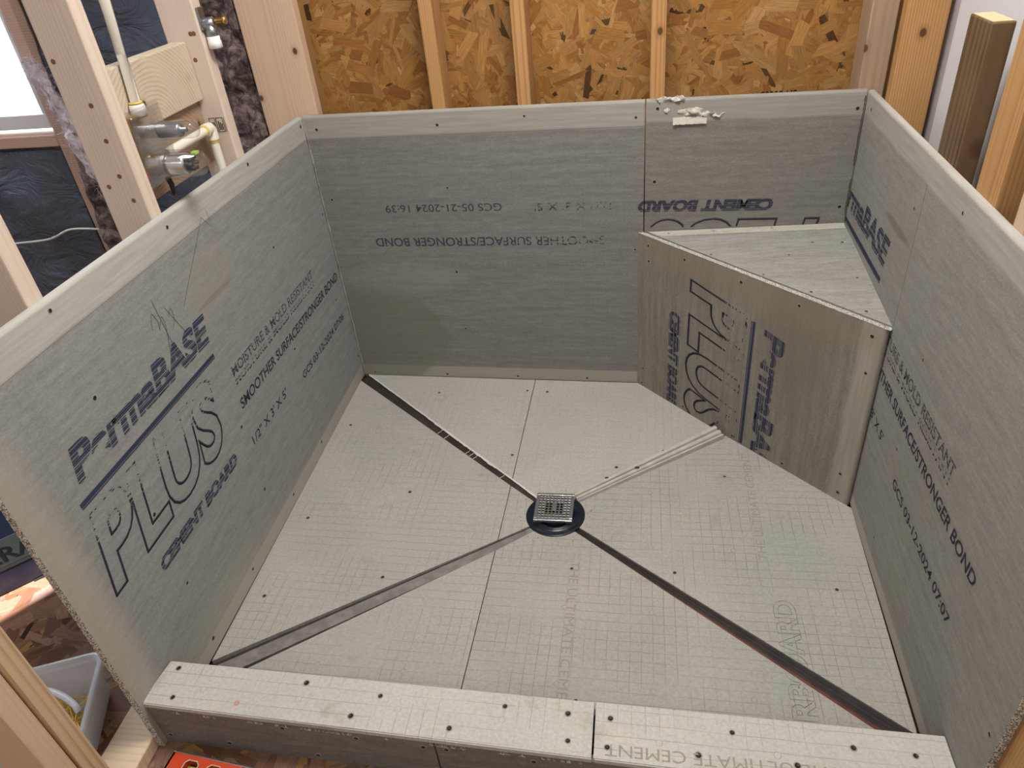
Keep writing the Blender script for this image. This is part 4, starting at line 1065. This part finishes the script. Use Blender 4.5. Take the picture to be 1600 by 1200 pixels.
gs_o = finish('grade_stamp', bm, M_stamp); gs_o.parent = B_; gs_o.matrix_parent_inverse = B_.matrix_world.inverted(); gs_o.matrix_world = FSt
bpy.data.objects.remove(gs)
# mill numbers along the foot of the strand board, upside down
M_mill = ink_mat('mill_ink', (.03, .02, .012), .004, 'v', 1.0, .2)
for x, s_ in ((1.41, 'SFI-00003'), (.275, 'SFI-00003'), (.80, 'SFI-00003')):
    o = ink(wb, s_, (x, .885), NU_, NV_, .095, .022, M_mill, bold=.01)
    for v in o.data.vertices: v.co = Vector((v.co.x, YB - .0026, v.co.y))

# knots, nail holes on studs
for o, pts in ((A_, [(.17 + i * .13, random.Random(i).uniform(-.03, .03)) for i in range(9)]), (B_, [(.2 + i * .2, random.Random(i + 20).uniform(-.03, .03)) for i in range(6)])):
    for zz, yy in pts[:0]: pass
def knot_on(o, p, d, r):
    bm = bmesh.new(); lathe(bm, [(0, .0004), (r * .6, .0005), (r, .0002)], 14, axisM(p, d)); k = finish('knot', bm, M_knot, o); k.scale = (1, 1, 1)
M_knot = flat('knot_wood', (.20, .085, .04), .7)
for z_, w_ in ((1.14, .010), (1.074, .012), (1.005, .010), (1.22, -.03), (.985, -.022), (.955, .02)): knot_on(A_, (-.0191, w_ * -1, z_ - .039), (-1, 0, 0), .0048)
for z_, w_ in ((1.145, .012), (1.05, -.028), (.93, -.02), (1.20, .02), (1.2, .028)): knot_on(B_, (-.0191, w_ * -1, z_ - .039), (-1, 0, 0), .0052)

# ------------------------------------------------------------------ lower left: box, tub, level
bd = Vector((.70, .714, 0)).normalized()
FX = frame((-.611, -1.018, .0015), bd, (bd.y, -bd.x, 0))
kb = thing('storage_box', 'glossy dark navy box with big serif letters on a grey-green band', 'box', matrix=FX)
bm = bmesh.new(); box(bm, -.36, .26, .0, .36, -.34, 0, 0, .008, 3); finish('body', bm, M_navy, kb)
M_band = flat('band_green', (.022, .030, .030), .35)
finish('label_band', BX(-.355, .255, .078, .165, .0002, .0016), M_band, kb)
bm = bmesh.new(); box(bm, -.355, .255, .0845, .0865, .0016, .0022); box(bm, -.355, .255, .0745, .0765, .0002, .0022); finish('band_line', bm, M_blackpl, kb)
M_let = flat('black_letters', (.004, .005, .006), .35)
ink(kb, 'ERA', (-.043, .096), U_, V_, .115, .046, M_let, z=.0020, bold=.012)
bm = bmesh.new(); box(bm, .02, .045, -.0005, .004, -.02, .004); finish('foot', bm, M_blackpl, kb)

td = Vector((-.92, -.39, 0)); te = Vector((.39, -.92, 0))
tubm = Matrix((te, td * -1, Vector((0, 0, 1)))).transposed().to_4x4()
TB = Vector((-.166, -1.252, .0015))      # back right rim corner above ground
# local frame: x along te (towards viewer), y along -td(right)
mm = Matrix((Vector((td.x, td.y, 0)).normalized(), Vector((te.x, te.y, 0)).normalized(), Vector((0, 0, 1)))).transposed().to_4x4()
if mm.determinant() < 0:
    ex, ey = Vector((-td.x, -td.y, 0)).normalized(), Vector((-te.x, -te.y, 0)).normalized()
ex = Vector((.92, .39, 0)).normalized(); ey = Vector((-.39, .92, 0)).normalized()
mt = Matrix((ex, ey, Vector((0, 0, 1)))).transposed().to_4x4(); WX, WY, TH = .26, .215, .108
mt.translation = TB - ex * WX / 2 - ey * WY / 2
ct = thing('screw_tub', 'clear milky plastic tub of gold screws behind the swirly stud', 'tub', matrix=mt)
def rrect(wx, wy, r, z, n=6):
    out = []
    for cx, cy, a0 in ((wx / 2 - r, wy / 2 - r, 0), (-wx / 2 + r, wy / 2 - r, 90), (-wx / 2 + r, -wy / 2 + r, 180), (wx / 2 - r, -wy / 2 + r, 270)):
        for i in range(n + 1):
            a = math.radians(a0 + 90 * i / n); out.append((cx + r * math.cos(a), cy + r * math.sin(a), z))
    return out
def loft(bm, loops, close=True):
    R = [[bm.verts.new(p) for p in lp] for lp in loops]
    for a, b in zip(R, R[1:]):
        n = len(a)
        for i in range(n):
            f = bm.faces.new((a[i], a[(i + 1) % n], b[(i + 1) % n], b[i])); f.smooth = True
    return R
bm = bmesh.new()
R = loft(bm, [rrect(WX - .05, WY - .05, .02, .0), rrect(WX - .04, WY - .04, .024, .006), rrect(WX - .02, WY - .02, .026, TH - .022), rrect(WX - .018, WY - .018, .026, TH - .002),
              rrect(WX - .022, WY - .022, .024, TH - .002), rrect(WX - .025, WY - .025, .024, TH - .02), rrect(WX - .046, WY - .046, .02, .008), rrect(WX - .056, WY - .056, .018, .003)])
bm.faces.new(R[0][::-1]); bm.faces.new(R[-1]); finish('tub_body', bm, M_tub, ct, True)
bm = bmesh.new()
loft(bm, [rrect(WX - .018, WY - .018, .026, TH - .014), rrect(WX, WY, .03, TH - .013), rrect(WX, WY, .03, TH - .002), rrect(WX - .003, WY - .003, .029, TH), rrect(WX - .018, WY - .018, .026, TH), rrect(WX - .020, WY - .020, .026, TH - .003)])
loft(bm, [rrect(WX - .018, WY - .018, .026, TH - .026), rrect(WX - .008, WY - .008, .027, TH - .024), rrect(WX - .008, WY - .008, .027, TH - .02), rrect(WX - .018, WY - .018, .026, TH - .019)])
finish('rim', bm, M_tub, ct, True)
# bail handle lying over the opening
bm = bmesh.new(); hp = []
for i in range(25):
    t = i / 24; hp.append((-.110 + .222 * t, -.045 + .075 * math.sin(math.pi * t) ** .8, TH + .004 + .010 * math.sin(math.pi * t)))
def ribbon(bm, pts, w_, th):
    prev = None
    for i, p in enumerate(pts):
        p = Vector(p); d = (Vector(pts[min(i + 1, len(pts) - 1)]) - Vector(pts[max(i - 1, 0)])).normalized(); s = Vector((-d.y, d.x, 0)).normalized() * w_ / 2; u = Vector((0, 0, th))
        cur = [bm.verts.new(q) for q in (p - s, p + s, p + s + u, p - s + u)]
        if prev:
            for k in range(4): bm.faces.new((prev[k], prev[(k + 1) % 4], cur[(k + 1) % 4], cur[k]))
        else: bm.faces.new(cur)
        prev = cur
    bm.faces.new(prev)
ribbon(bm, hp, .012, .003); finish('handle', bm, M_white, ct, True)
# screws: a low heap, each its own thing
bm = bmesh.new()
lathe(bm, [(0, 0), (.0035, 0), (.0038, .0006), (.0018, .0032), (.0017, .026), (.0014, .031), (0, .035)], 8)
for k in range(9): lathe(bm, [(.0016, .010 + k * .0023), (.0024, .0107 + k * .0023), (.0016, .0114 + k * .0023)], 8)
GS = bpy.data.meshes.new('gold_screw'); bm.to_mesh(GS); bm.free(); GS.materials.append(M_gold)
rnd = random.Random(44)
for i in range(150):
    lay = i // 50
    x = rnd.uniform(-.085, .080); y = rnd.uniform(-.075, .060)
    z = .010 + lay * .009 + .016 * max(0, 1 - (x * x + y * y) / .006) + rnd.uniform(0, .003)
    o = bpy.data.objects.new('gold_screw', GS); C.objects.link(o)
    d = Vector((rnd.uniform(-1, 1), rnd.uniform(-1, 1), rnd.uniform(-.18, .18))).normalized()
    o.matrix_world = mt @ axisM(Vector((x, y, z)) - d * .017, d)
    tag(o, 'gold construction screw lying loose in the clear plastic tub', 'screw', 'gold screws heaped in the clear tub')

lv = thing('spirit_level', 'orange torpedo level with silver edges lying in front of the curb', 'level', (.0625, -1.4125, .0005), (0, 0, math.radians(-5.5)))
bm = bmesh.new()
def with_holes(bm, X, Y, Z0, Z1, holes):
    """web plate with octagonal windows"""
    xs = [0] + [h[0] for h in holes] + [X]
    cuts = [0.0]
    for i in range(len(holes) - 1): cuts.append((holes[i][0] + holes[i + 1][0]) / 2)
    cuts.append(X)
    for i, (hx, r) in enumerate(holes):
        x0, x1 = cuts[i], cuts[i + 1]; cy = -Y / 2
        inner = [(hx + r * a, cy + r * .8 * b) for a, b in ((1, .5), (.6, 1), (-.6, 1), (-1, .5), (-1, -.5), (-.6, -1), (.6, -1), (1, -.5))]
        outer = [(x1, cy + r * .4), (x1, 0), (x0, 0), (x0, cy + r * .4), (x0, cy - r * .4), (x0, -Y), (x1, -Y), (x1, cy - r * .4)]
        for z in (Z0, Z1):
            I = [bm.verts.new((*p, z)) for p in inner]; O = [bm.verts.new((*p, z)) for p in outer]
            for k in range(8): bm.faces.new((I[k], I[(k + 1) % 8], O[(k + 1) % 8], O[k]))
        lo = [bm.verts.new((*p, Z0)) for p in inner]; hi_ = [bm.verts.new((*p, Z1)) for p in inner]
        for k in range(8): bm.faces.new((lo[k], lo[(k + 1) % 8], hi_[(k + 1) % 8], hi_[k]))
with_holes(bm, .236, .044, .004, .0215, [(.052, .0155), (.104, .0155), (.175, .026)])
box(bm, 0, .004, -.044, 0, .001, .0215); finish('web', bm, M_orange, lv)
bm = bmesh.new(); box(bm, -.001, .237, -.001, .003, 0, .0235, bev=.001); box(bm, -.001, .237, -.047, -.043, 0, .0235, bev=.001); finish('edge_rail', bm, M_chrome, lv)
bm = bmesh.new()
for hx in (.052, .104):
    for k in range(8):
        a0 = [(1, .5), (.6, 1), (-.6, 1), (-1, .5), (-1, -.5), (-.6, -1), (.6, -1), (1, -.5)]
        p, q = a0[k], a0[(k + 1) % 8]; tube(bm, [(hx + .0155 * p[0], -.022 + .0124 * p[1], .0216), (hx + .0155 * q[0], -.022 + .0124 * q[1], .0216)], .0011, 6)
finish('window_rim', bm, flat('bone_plastic', (.62, .55, .42), .5), lv)
M_vial = flat('vial_green', (.35, .42, .06), .2)
bm = bmesh.new(); lathe(bm, [(0, 0), (.005, 0), (.005, .018), (0, .018)], 16, axisM((.0445, -.022, .012), (1, 0, 0))); finish('vial', bm, M_vial, lv)
